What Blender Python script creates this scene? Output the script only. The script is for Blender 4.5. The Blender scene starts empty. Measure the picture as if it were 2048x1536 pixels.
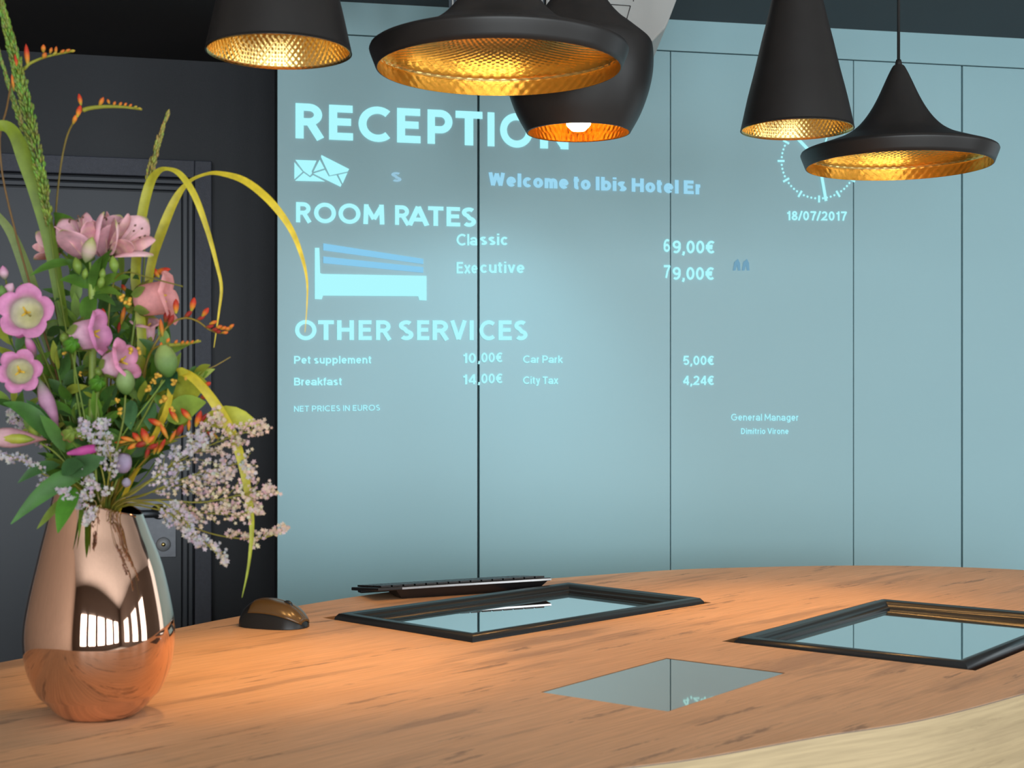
import bpy, bmesh, math, random
from mathutils import Vector, Matrix
random.seed(7)
S = bpy.context.scene
COL = S.collection
PI = math.pi
F = 2844.0            # 50 mm lens on a 36 mm wide frame, 2048 px
CX, HY = 1024.0, 810.0
EYE = 1.42            # camera height
CT = 1.075            # counter top height
# ---------------------------------------------------------------- camera, world, daylight, exposure
cam = bpy.data.cameras.new('camera'); camo = bpy.data.objects.new('camera', cam); COL.objects.link(camo)
camo.location = (0, 0, EYE); camo.rotation_euler = (PI / 2, 0, 0)
cam.lens = 50; cam.sensor_width = 36; cam.shift_y = (HY - 768) / 2048
cam.clip_start = .05
cam.dof.use_dof = True; cam.dof.focus_distance = 2.55; cam.dof.aperture_fstop = 11
S.camera = camo
S.view_settings.view_transform = 'Standard'; S.view_settings.look = 'None'
S.view_settings.gamma = 1; S.view_settings.use_curve_mapping = False
S.view_settings.exposure = 0.0
S.cycles.max_bounces = 8
W = bpy.data.worlds.new('daylight'); S.world = W; W.use_nodes = True
W.node_tree.nodes['Background'].inputs[0].default_value = (.86, .95, 1, 1)
W.node_tree.nodes['Background'].inputs[1].default_value = 1.5
WINDOWS = [(-1.1, .7), (0.0, .8), (1.2, .9), (2.5, .9), (3.8, .8)]   # centre x, width, in the wall behind the camera
SIDE_WINDOWS = [(-1.9, .9), (-.3, .9), (1.2, .8)]      # centre y, width, in the far side wall
for i, (wx, ww) in enumerate(WINDOWS):
    l = bpy.data.lights.new('window_daylight', 'AREA'); l.shape = 'RECTANGLE'; l.size = ww; l.size_y = 1.75
    l.energy = 53; l.color = (.88, .96, 1)
    o = bpy.data.objects.new('window_daylight', l); COL.objects.link(o)
    o.location = (wx, -3.28, 1.45); o.rotation_euler = (PI / 2, 0, 0)   # shines towards +Y
for i, (wy, ww) in enumerate(SIDE_WINDOWS):
    l = bpy.data.lights.new('window_daylight', 'AREA'); l.shape = 'RECTANGLE'; l.size = ww; l.size_y = 1.75
    l.energy = 22; l.color = (.88, .96, 1)
    o = bpy.data.objects.new('window_daylight', l); COL.objects.link(o)
    o.location = (4.86, wy, 1.45); o.rotation_euler = (PI / 2, 0, PI / 2)   # shines towards -X
# ---------------------------------------------------------------- pixel helpers
def pix(px, py, d): return Vector(((px - CX) / F * d, d, EYE + (HY - py) / F * d))
def cpt(px, py):
    d = F * (EYE - CT) / (py - HY); return Vector(((px - CX) / F * d, d, CT))
WA, WM = 3.5187, .1957       # panelled wall:  y = WA + WM x
DA, DM = 3.940, .24          # door wall
def wall_x(px, A, M): r = (px - CX) / F; return r * A / (1 - M * r)
def on_wall(x, z, n, A, M):
    q = math.sqrt(1 + M * M); return Vector((x + n * M / q, A + M * x - n / q, z))
def wpt(px, py, n=.002):
    r = (px - CX) / F; q = math.sqrt(1 + WM * WM)
    d = (WA - n * q) / (1 - WM * r); return Vector((r * d, d, EYE + (HY - py) / F * d))
# ---------------------------------------------------------------- object helpers
def link(o, parent=None):
    COL.objects.link(o)
    if parent: o.parent = parent
    return o
def tag(o, label=None, cat=None, group=None, kind=None):
    if label: o['label'] = label
    if cat: o['category'] = cat
    if group: o['group'] = group
    if kind: o['kind'] = kind
    return o
def empty(name, loc, label=None, cat=None, group=None, kind=None):
    o = bpy.data.objects.new(name, None); o.empty_display_size = .05; COL.objects.link(o); o.location = loc
    return tag(o, label, cat, group, kind)
def origin_of(p):
    v = Vector((0, 0, 0))
    while p: v = v + p.location; p = p.parent
    return v
class MB:
    def __init__(s): s.v = []; s.f = []; s.c = []; s.col = (1, 1, 1)
    def add(s, vs, fs, cols=None):
        b = len(s.v); s.v += [Vector(p) for p in vs]; s.f += [[i + b for i in f] for f in fs]
        s.c += list(cols) if cols else [s.col] * len(vs); return s
    def box(s, a, b):
        x0, y0, z0 = a; x1, y1, z1 = b
        return s.hexa([(x0, y0, z0), (x1, y0, z0), (x1, y1, z0), (x0, y1, z0), (x0, y0, z1), (x1, y0, z1), (x1, y1, z1), (x0, y1, z1)])
    def hexa(s, p): return s.add(p, [(3, 2, 1, 0), (4, 5, 6, 7), (0, 1, 5, 4), (1, 2, 6, 5), (2, 3, 7, 6), (3, 0, 4, 7)])
    def wbox(s, x0, x1, z0, z1, n0, n1, A, M):     # box standing on a wall plane
        g = lambda x, z, n: on_wall(x, z, n, A, M)
        return s.hexa([g(x0, z0, n1), g(x1, z0, n1), g(x1, z0, n0), g(x0, z0, n0), g(x0, z1, n1), g(x1, z1, n1), g(x1, z1, n0), g(x0, z1, n0)])
    def prism(s, poly, z0, z1):
        n = len(poly); vs = [(p[0], p[1], z0) for p in poly] + [(p[0], p[1], z1) for p in poly]
        return s.add(vs, [list(range(n))[::-1], [n + i for i in range(n)]] + [(i, (i + 1) % n, n + (i + 1) % n, n + i) for i in range(n)])
    def lathe(s, prof, n=48, c=(0, 0, 0), ax=None, cols=None, shear=None):
        c = Vector(c); R = Matrix.Identity(3) if ax is None else Vector((0, 0, 1)).rotation_difference(Vector(ax)).to_matrix()
        vs = []; cs = []
        for k, (r, z) in enumerate(prof):
            for i in range(n):
                a = 2 * PI * i / n; p = Vector((r * math.cos(a), r * math.sin(a), z))
                if shear: p.z += shear(p.x, p.y, z)
                vs.append(c + R @ p); cs.append(cols[k] if cols else s.col)
        fs = [(k * n + i, k * n + (i + 1) % n, (k + 1) * n + (i + 1) % n, (k + 1) * n + i) for k in range(len(prof) - 1) for i in range(n)]
        return s.add(vs, fs, cs)
    def tube(s, pts, rad, n=6, cols=None, cap=True):
        pts = [Vector(p) for p in pts]; m = len(pts)
        if not isinstance(rad, (list, tuple)): rad = [rad] * m
        vs = []; cs = []; up = Vector((.13, -.9, .41)); prev = None
        for k, p in enumerate(pts):
            t = (pts[min(k + 1, m - 1)] - pts[max(k - 1, 0)]).normalized()
            if prev is None: u = t.cross(up).normalized()
            else: u = (prev - t * prev.dot(t)).normalized()
            prev = u; w = t.cross(u)
            for i in range(n):
                a = 2 * PI * i / n; vs.append(p + (u * math.cos(a) + w * math.sin(a)) * rad[k]); cs.append(cols[k] if cols else s.col)
        fs = [(k * n + i, k * n + (i + 1) % n, (k + 1) * n + (i + 1) % n, (k + 1) * n + i) for k in range(m - 1) for i in range(n)]
        if cap: fs += [list(range(n))[::-1], [(m - 1) * n + i for i in range(n)]]
        return s.add(vs, fs, cs)
    def blob(s, c, ax, L, r, n=7, cols=None, k=6, shape=None):   # a spindle (bud, berry, bulb)
        ax = Vector(ax).normalized()
        prof = [(max(.0004 * 0 + 1e-5, r * (shape(t) if shape else math.sin(PI * t) ** .8)), L * (t - .5)) for t in [i / k for i in range(k + 1)]]
        cc = None
        if cols:
            cc = []
            for i in range(k + 1):
                t = i / k * (len(cols) - 1); j = min(int(t), len(cols) - 2); cc.append(tuple(Vector(cols[j]).lerp(Vector(cols[j + 1]), t - j)))
        return s.lathe(prof, n, c, ax, cc)
    def ribbon(s, pts, wid, nrm=(0, -1, 0), fold=.25, cols=None, twist=0):
        """leaf blade with a folded midrib: three points across, half-widths in wid"""
        pts = [Vector(p) for p in pts]; m = len(pts); vs = []; cs = []; nrm = Vector(nrm)
        for k, p in enumerate(pts):
            t = (pts[min(k + 1, m - 1)] - pts[max(k - 1, 0)]).normalized()
            u = t.cross(nrm)
            u = u.normalized() if u.length > 1e-4 else Vector((1, 0, 0))
            if twist: u = Matrix.Rotation(twist * k / m, 3, t) @ u
            w = u.cross(t); h = wid[k]
            vs += [p - u * h + w * h * fold, p, p + u * h + w * h * fold]
            c = cols[k] if cols else s.col; e = tuple(x * 1.12 for x in c); cs += [e, c, e]
        fs = []
        for k in range(m - 1):
            a = 3 * k; fs += [(a, a + 1, a + 4, a + 3), (a + 1, a + 2, a + 5, a + 4)]
        return s.add(vs, fs, cs)
    def leaf(s, p0, p1, w, sag=.12, nrm=(0, -1, .4), n=7, col=None, fold=.25, tipcol=None):
        p0, p1 = Vector(p0), Vector(p1); L = (p1 - p0).length; col = col or s.col; tipcol = tipcol or col
        pts = []; wid = []; cols = []
        for i in range(n):
            t = i / (n - 1); pts.append(p0.lerp(p1, t) + Vector((0, 0, 1)) * sag * L * math.sin(PI * t))
            wid.append(max(w * .5 * math.sin(PI * (t ** .8)) ** .85, w * .03)); cols.append(tuple(Vector(col).lerp(Vector(tipcol), t)))
        return s.ribbon(pts, wid, nrm, fold, cols)
    def build(s, name, mat, parent=None, smooth=True, sub=0, solid=0, bevel=0):
        org = origin_of(parent)
        me = bpy.data.meshes.new(name); me.from_pydata([v - org for v in s.v], [], s.f); me.update()
        a = me.color_attributes.new('Col', 'FLOAT_COLOR', 'POINT')
        flat = []
        for c in s.c: flat += [c[0], c[1], c[2], 1]
        a.data.foreach_set('color', flat)
        bm = bmesh.new(); bm.from_mesh(me); bmesh.ops.recalc_face_normals(bm, faces=bm.faces); bm.to_mesh(me); bm.free()
        if smooth:
            me.polygons.foreach_set('use_smooth', [True] * len(me.polygons))
        me.materials.append(mat)
        o = bpy.data.objects.new(name, me); link(o, parent)
        if bevel:
            b = o.modifiers.new('b', 'BEVEL'); b.width = bevel; b.segments = 3; b.limit_method = 'ANGLE'; b.angle_limit = .6
        if solid:
            q = o.modifiers.new('s', 'SOLIDIFY'); q.thickness = solid; q.offset = 0
        if sub:
            q = o.modifiers.new('u', 'SUBSURF'); q.levels = sub; q.render_levels = sub
        return o
def smoothpts(pts, n=4):
    """Catmull-Rom through tuples of any length"""
    P = [tuple(map(float, p)) for p in pts]; out = []
    for i in range(len(P) - 1):
        a, b, c, d = P[max(i - 1, 0)], P[i], P[i + 1], P[min(i + 2, len(P) - 1)]
        for k in range(n):
            t = k / n
            out.append(tuple(.5 * (2 * b[j] + (c[j] - a[j]) * t + (2 * a[j] - 5 * b[j] + 4 * c[j] - d[j]) * t * t + (3 * b[j] - a[j] - 3 * c[j] + d[j]) * t ** 3) for j in range(len(b))))
    out.append(P[-1]); return out
# ---------------------------------------------------------------- materials
def new_mat(name):
    m = bpy.data.materials.new(name); m.use_nodes = True; nt = m.node_tree
    return m, nt, nt.nodes['Principled BSDF']
def sset(b, col=None, rough=None, metal=None, spec=None, **k):
    if col is not None: b.inputs['Base Color'].default_value = (*col, 1)
    if rough is not None: b.inputs['Roughness'].default_value = rough
    if metal is not None: b.inputs['Metallic'].default_value = metal
    if spec is not None: b.inputs['Specular IOR Level'].default_value = spec
def noise(nt, scale, mapping=None, detail=4, rough=.6, coord='Object', rot=(0, 0, 0)):
    tc = nt.nodes.new('ShaderNodeTexCoord'); mp = nt.nodes.new('ShaderNodeMapping'); n = nt.nodes.new('ShaderNodeTexNoise')
    nt.links.new(tc.outputs[coord], mp.inputs[0]); nt.links.new(mp.outputs[0], n.inputs['Vector'])
    mp.inputs['Rotation'].default_value = rot
    if mapping: mp.vector_type = 'TEXTURE'; mp.inputs['Scale'].default_value = tuple(1 / q for q in mapping)
    n.inputs['Scale'].default_value = scale; n.inputs['Detail'].default_value = detail; n.inputs['Roughness'].default_value = rough
    return n
def ramp(nt, src, stops):
    r = nt.nodes.new('ShaderNodeValToRGB'); e = r.color_ramp.elements
    while len(e) < len(stops): e.new(.5)
    for q, (p, c) in zip(e, stops): q.position = p; q.color = (*c, 1) if len(c) == 3 else c
    nt.links.new(src, r.inputs[0]); return r
def mixc(nt, fac, a, b, mode='MIX'):
    m = nt.nodes.new('ShaderNodeMix'); m.data_type = 'RGBA'; m.blend_type = mode
    for sck, v in ((m.inputs['Factor'], fac), (m.inputs['A'], a), (m.inputs['B'], b)):
        if hasattr(v, 'links') or hasattr(v, 'is_linked'): nt.links.new(v, sck)
        elif isinstance(v, (int, float)): sck.default_value = v
        else: sck.default_value = (*v, 1)
    return m.outputs['Result']
def bump(nt, b, src, strength, dist=.002):
    n = nt.nodes.new('ShaderNodeBump'); n.inputs['Strength'].default_value = strength; n.inputs['Distance'].default_value = dist
    nt.links.new(src, n.inputs['Height']); nt.links.new(n.outputs[0], b.inputs['Normal'])
def plain(name, col, rough=.5, metal=0, spec=.5, var=.06, scale=6, bmp=0, bscale=300):
    m, nt, b = new_mat(name); sset(b, col, rough, metal, spec)
    n = noise(nt, scale)
    r = ramp(nt, n.outputs['Fac'], [(.3, tuple(c * (1 - var) for c in col)), (.7, tuple(c * (1 + var) for c in col))])
    nt.links.new(r.outputs[0], b.inputs['Base Color'])
    if bmp: bump(nt, b, noise(nt, bscale, detail=2).outputs['Fac'], bmp)
    return m
def emit(name, col, strength=1.0):
    m, nt, b = new_mat(name); sset(b, (0, 0, 0), 1, 0, 0)
    b.inputs['Emission Color'].default_value = (*col, 1); b.inputs['Emission Strength'].default_value = strength
    return m
def wood(name, base, dark, light, rot, streak=.6, rough=.5, plane='top'):
    m, nt, b = new_mat(name); sset(b, base, rough, 0, .12)
    if plane == 'top': s1, s2, s3, s4 = (1.0, 7, 1), (1.1, 9, 1), (9, 240, 1), (2.2, 16, 1)
    else: s1, s2, s3, s4 = (1.0, 1, 9), (1.1, 1, 11), (8, 8, 240), (2, 2, 18)
    r = (0, 0, rot)
    big = noise(nt, 1.6, s1, 5, .6, rot=r); fine = noise(nt, 1.0, s3, 3, .6, rot=r); st = noise(nt, 1.5, s2, 7, .62, rot=r); st2 = noise(nt, 2.2, s4, 6, .7, rot=r)
    c = ramp(nt, big.outputs['Fac'], [(.3, base), (.7, light)]).outputs[0]
    f = ramp(nt, fine.outputs['Fac'], [(.35, (.86, .85, .84)), (.65, (1.06, 1.05, 1.04))]).outputs[0]
    c = mixc(nt, 1.0, c, f, 'MULTIPLY')
    k = ramp(nt, st.outputs['Fac'], [(.555, (0, 0, 0)), (.63, (streak * .75,) * 3)]).outputs[0]
    c = mixc(nt, k, c, dark)
    k2 = ramp(nt, st2.outputs['Fac'], [(.60, (0, 0, 0)), (.65, (streak,) * 3)]).outputs[0]
    c = mixc(nt, k2, c, tuple(x * .8 for x in dark))
    nt.links.new(c, b.inputs['Base Color'])
    bump(nt, b, fine.outputs['Fac'], .05, .001)
    return m
M = {}
M['panel'] = plain('projector_lit_lacquer', (.29, .475, .52), .42, 0, .45, .02, 1.2)  # cyan projector light mixed into the panel's own pale colour
M['frieze'] = M['panel']
M['carcass'] = plain('dark_teal_carcass', (.012, .02, .026), .5)
M['dark_wall'] = plain('anthracite_paint', (.0145, .017, .0225), .55, 0, .4, .08, 3, .15, 500)
M['door'] = plain('anthracite_door_paint', (.0185, .0235, .034), .45, 0, .5, .05, 3)
M['casing'] = plain('anthracite_casing', (.046, .051, .070), .42, 0, .5, .12, 120, .6, 600)
M['soffit'] = plain('dark_soffit', (.022, .025, .033), .6)
M['ceiling'] = plain('pale_plaster', (.45, .42, .40), .8)
M['black'] = plain('shadowed_soffit', (.006, .006, .008), .8)  # shadow under the left soffit put into a near-black colour
M['side_wall'] = plain('beige_plaster', (.40, .31, .25), .8)
M['front_wall'] = plain('brown_wall', (.10, .075, .06), .7)
M['floor'] = plain('floor_screed', (.42, .40, .37), .5)
M['steel'] = plain('brushed_steel', (.15, .155, .17), .5, 1, .5, .08, 60)
M['cylinder'] = plain('satin_nickel', (.30, .31, .33), .5, .4, .5)
M['brass_core'] = plain('brass', (.65, .5, .2), .25, 1)
M['lamp_black'] = plain('matt_black_metal', (.0120, .0105, .0102), .44, 0, .5, .1, 40)
M['cord'] = plain('black_cord', (.012, .012, .012), .6)
M['oak_top'] = wood('counter_wood', (.68, .41, .235), (.24, .155, .115), (.75, .475, .29), math.radians(48), .62)
M['oak_front'] = wood('counter_front_oak', (.44, .33, .19), (.24, .17, .10), (.52, .40, .24), 0, .3, plane='front')
M['well'] = wood('raw_cut_wood', (.34, .17, .075), (.14, .075, .04), (.42, .22, .10), 0, .5, .7)
M['bezel'] = plain('black_gloss_plastic', (.016, .019, .022), .3, 0, .4)
M['copper'] = plain('copper_mirror', (.86, .56, .42), .035, 1, .5, .02, 3)
M['mouse'] = plain('black_rubber', (.010, .010, .010), .35)
M['mouse_top'] = plain('bronze_gloss_plastic', (.11, .062, .02), .24, 0, .6)
M['kb'] = plain('black_plastic', (.014, .012, .012), .35)
M['kb_silver'] = plain('silver_edge', (.62, .60, .60), .28, 1)
M['proj'] = plain('projector_grey', (.36, .37, .36), .5)
M['proj_dark'] = plain('projector_grille', (.035, .055, .075), .5)
m, nt, b = new_mat('screen_glass'); sset(b, (.86, .88, .86), .015, 1); M['screen'] = m
m, nt, b = new_mat('smoked_glass'); sset(b, (.76, .46, .34), .02, 1); M['smoked'] = m
# hammered brass: rows of round dimples
m, nt, b = new_mat('hammered_brass'); sset(b, (.95, .64, .22), .24, 1)
tc = nt.nodes.new('ShaderNodeTexCoord'); sx = nt.nodes.new('ShaderNodeSeparateXYZ'); nt.links.new(tc.outputs['Object'], sx.inputs[0])
def mth(op, a, b_=None):
    n = nt.nodes.new('ShaderNodeMath'); n.operation = op
    for sck, v in zip(n.inputs, (a, b_)):
        if v is None: continue
        if isinstance(v, (int, float)): sck.default_value = v
        else: nt.links.new(v, sck)
    return n.outputs[0]
rr = mth('SQRT', mth('ADD', mth('MULTIPLY', sx.outputs[0], sx.outputs[0]), mth('MULTIPLY', sx.outputs[1], sx.outputs[1])))
rows = mth('SINE', mth('MULTIPLY', mth('SUBTRACT', rr, sx.outputs[2]), 2 * PI / .0125))
cols_ = mth('SINE', mth('MULTIPLY', mth('ARCTAN2', sx.outputs[1], sx.outputs[0]), 66))
nz = noise(nt, 70, detail=2)
hgt = mth('ADD', mth('MULTIPLY', rows, cols_), mth('MULTIPLY', nz.outputs['Fac'], 2.2))
bump(nt, b, hgt, .19, .0014); M['brass'] = m
def plant(name, rough=.5, trans=.25, tint=(1, 1, 1)):
    m, nt, b = new_mat(name); sset(b, (1, 1, 1), rough, 0, .35)
    at = nt.nodes.new('ShaderNodeAttribute'); at.attribute_name = 'Col'
    n = noise(nt, 60); r = ramp(nt, n.outputs['Fac'], [(.3, tuple(.78 * t for t in tint)), (.7, tuple(1.16 * t for t in tint))])
    c = mixc(nt, 1.0, at.outputs['Color'], r.outputs[0], 'MULTIPLY'); nt.links.new(c, b.inputs['Base Color'])
    tr = nt.nodes.new('ShaderNodeBsdfTranslucent'); nt.links.new(c, tr.inputs[0]); mx = nt.nodes.new('ShaderNodeMixShader'); mx.inputs[0].default_value = trans
    nt.links.new(b.outputs[0], mx.inputs[1]); nt.links.new(tr.outputs[0], mx.inputs[2]); nt.links.new(mx.outputs[0], nt.nodes['Material Output'].inputs[0])
    return m
M['leaf'] = plant('leaf_green', .45, .25, (1.16, .98, .62)); M['petal'] = plant('petal', .6, .3)
TXT = emit('projected_light', (.43, .95, 1.0), 1.0)
TXT2 = emit('projected_light_thin', (.42, .92, 1.0), 1.0)
TXT3 = emit('projected_light_blue', (.25, .60, .86), 1.0)
TXT5 = emit('projected_light_pale', (.33, .68, .88), 1.0)
TXT4 = emit('projected_light_faint', (.32, .56, .70), 1.0)
TXT6 = emit('projected_light_dim', (.17, .36, .50), 1.0)
# ---------------------------------------------------------------- room shell
def st(o, name=None): o['kind'] = 'structure'; return o
PT = EYE + .894; FT = EYE + .975
xs = [wall_x(p, WA, WM) for p in (555, 957, 1341, 1707, 1924)] + [wall_x(2900, WA, WM)]
mb = MB(); mb.wbox(xs[0] + .004, xs[-1], 0, FT + .5, -.40, -.022, WA, WM); st(mb.build('wall_back', M['carcass'], smooth=False))
mb = MB(); mb.wbox(xs[0], xs[-1], PT + .003, FT + .01, -.022, 0, WA, WM); st(mb.build('trim_1', M['frieze'], smooth=False))
mb = MB(); mb.wbox(-2.6, xs[0] + .1, 0, EYE + 1.7, -.15, 0, DA, DM); st(mb.build('wall_left', M['dark_wall'], smooth=False))
mb = MB(); mb.wbox(xs[0] - .01, xs[-1] + .1, FT, FT + .5, -.022, .40, WA, WM); st(mb.build('trim_2', M['soffit'], smooth=False))
mb = MB(); mb.wbox(-2.6, xs[0] - .012, EYE + .905, EYE + 1.45, .001, .95, DA, DM); st(mb.build('trim_3', M['black'], smooth=False))
mb = MB(); mb.box((-2.6, -3.6, -.1), (5.1, 4.8, 0)); st(mb.build('floor', M['floor'], smooth=False))
mb = MB(); mb.box((-2.6, -3.6, 2.95), (5.1, 4.8, 3.05)); st(mb.build('ceiling', M['ceiling'], smooth=False))
mb = MB(); mb.box((-2.7, -3.6, 0), (-2.6, 3.3, 2.95)); st(mb.build('wall_side', M['side_wall'], smooth=False))
mb = MB(); ye = [-3.6]
for wy, ww in SIDE_WINDOWS: ye += [wy - ww / 2, wy + ww / 2]
ye.append(4.6)
for i in range(0, len(ye), 2): mb.box((4.9, ye[i], 0), (5.05, ye[i + 1], 2.95))
for i in range(1, len(ye) - 1, 2): mb.box((4.9, ye[i], 0), (5.05, ye[i + 1], .55)); mb.box((4.9, ye[i], 2.35), (5.05, ye[i + 1], 2.95))
st(mb.build('wall_right', M['front_wall'], smooth=False))
# wall behind the camera with four window openings
mb = MB(); edges = [-2.6]
for wx, ww in WINDOWS: edges += [wx - ww / 2, wx + ww / 2]
edges.append(5.0)
for i in range(0, len(edges), 2): mb.box((edges[i], -3.5, 0), (edges[i + 1], -3.32, 2.95))
for i in range(1, len(edges) - 1, 2):
    mb.box((edges[i], -3.5, 0), (edges[i + 1], -3.32, .55)); mb.box((edges[i], -3.5, 2.35), (edges[i + 1], -3.32, 2.95))
st(mb.build('wall_front', M['front_wall'], smooth=False))
for i, (wx, ww) in enumerate(WINDOWS):
    mb = MB(); a, c = wx - ww / 2, wx + ww / 2
    for q in ((a, a + .05), (c - .05, c), (wx - .02, wx + .02)): mb.box((q[0], -3.4, .55), (q[1], -3.34, 2.35))
    for z in (.55, 1.6, 2.3): mb.box((a, -3.4, z), (c, -3.34, z + .05))
    st(mb.build('window_%d' % (i + 1), M['door'], smooth=False))
for i, (wy, ww) in enumerate(SIDE_WINDOWS):
    mb = MB(); a, c = wy - ww / 2, wy + ww / 2
    for q in ((a, a + .05), (c - .05, c), (wy - .02, wy + .02)): mb.box((4.92, q[0], .55), (4.98, q[1], 2.35))
    for z in (.55, 1.6, 2.3): mb.box((4.92, a, z), (4.98, c, z + .05))
    st(mb.build('window_%d' % (len(WINDOWS) + i + 1), M['door'], smooth=False))
# ---------------------------------------------------------------- door in the anthracite wall
X = lambda p: wall_x(p, DA, DM)
door = st(empty('door_1', on_wall(X(150), 0, 0, DA, DM)))
zo, zi, zl = EYE + .638, EYE + .592, EYE + .560
XL = X(-620)
mb = MB(); mb.wbox(XL, X(362), .01, zl - .006, .001, .012, DA, DM); leaf_o = mb.build('door_leaf', M['door'], door, smooth=False)
mb = MB()
def frame(xin, xout, z0, z1, n):
    mb.wbox(X(xin), X(xout), 0, z1, .001, n, DA, DM); mb.wbox(XL - .2, X(xin), z0, z1, .001, n, DA, DM)
frame(389, 423, zi, zo, .034)
mb.build('door_casing', M['casing'], door, smooth=False, bevel=.003)
mb = MB(); frame(377, 385.5, zi - .016, zi - .005, .024); frame(365.5, 375, zl, zi - .02, .018)
mb.wbox(X(364), X(389), 0, zi, 0, .004, DA, DM)
mb.build('door_stop', M['door'], door, smooth=False, bevel=.002)
def dh(px, py):
    r = (px - CX) / F; d = DA / (1 - DM * r); return EYE + (HY - py) / F * d
mb = MB(); mb.wbox(X(258), X(352), dh(330, 1113), dh(330, 1000), .012, .018, DA, DM); lp = mb.build('lock_plate', M['steel'], door, smooth=False, bevel=.001)
q = math.sqrt(1 + DM * DM); nrm = Vector((DM / q, -1 / q, 0))
kc = on_wall(X(327), dh(327, 1087), .018, DA, DM)
MB().lathe([(.0185, 0), (.0185, .004), (.016, .008), (.001, .0085)], 28, kc, nrm).build('key_cylinder', M['cylinder'], lp)
mb = MB(); mb.lathe([(.0055, .0085), (.0055, .0095), (.0001, .0095)], 20, kc, nrm); mb.build('key_core', M['brass_core'], lp)
hc = on_wall(X(318), dh(318, 1022), .018, DA, DM)
mb = MB(); mb.lathe([(.02, 0), (.02, .008), (.011, .01), (.011, .045)], 24, hc, nrm)
e0 = on_wall(X(320), dh(318, 1024), .062, DA, DM); e1 = on_wall(X(230), dh(318, 1024), .062, DA, DM); mb.tube([e0, e0.lerp(e1, .5), e1], .010, 12)
mb.build('door_handle', M['steel'], door, bevel=0)
# ---------------------------------------------------------------- five tall wall panels
gaps = [0, .0027, .0012, .0012, .0025, 0]
plab = ['pale blue panel with the big heading, nearest the dark door', 'pale blue panel carrying the welcome line and service words', 'pale blue panel with the clock face and date on it',
        'narrow blank pale blue panel just beyond the clock', 'blank pale blue panel at the far end of the wall']
for i in range(5):
    mb = MB(); mb.wbox(xs[i] + gaps[i], xs[i + 1] - gaps[i + 1], .02, PT, -.02, 0, WA, WM)
    tag(mb.build('wall_panel', M['panel'], smooth=False, bevel=.0008), plab[i], 'wall panel', 'tall pale panels along the wall')
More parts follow.
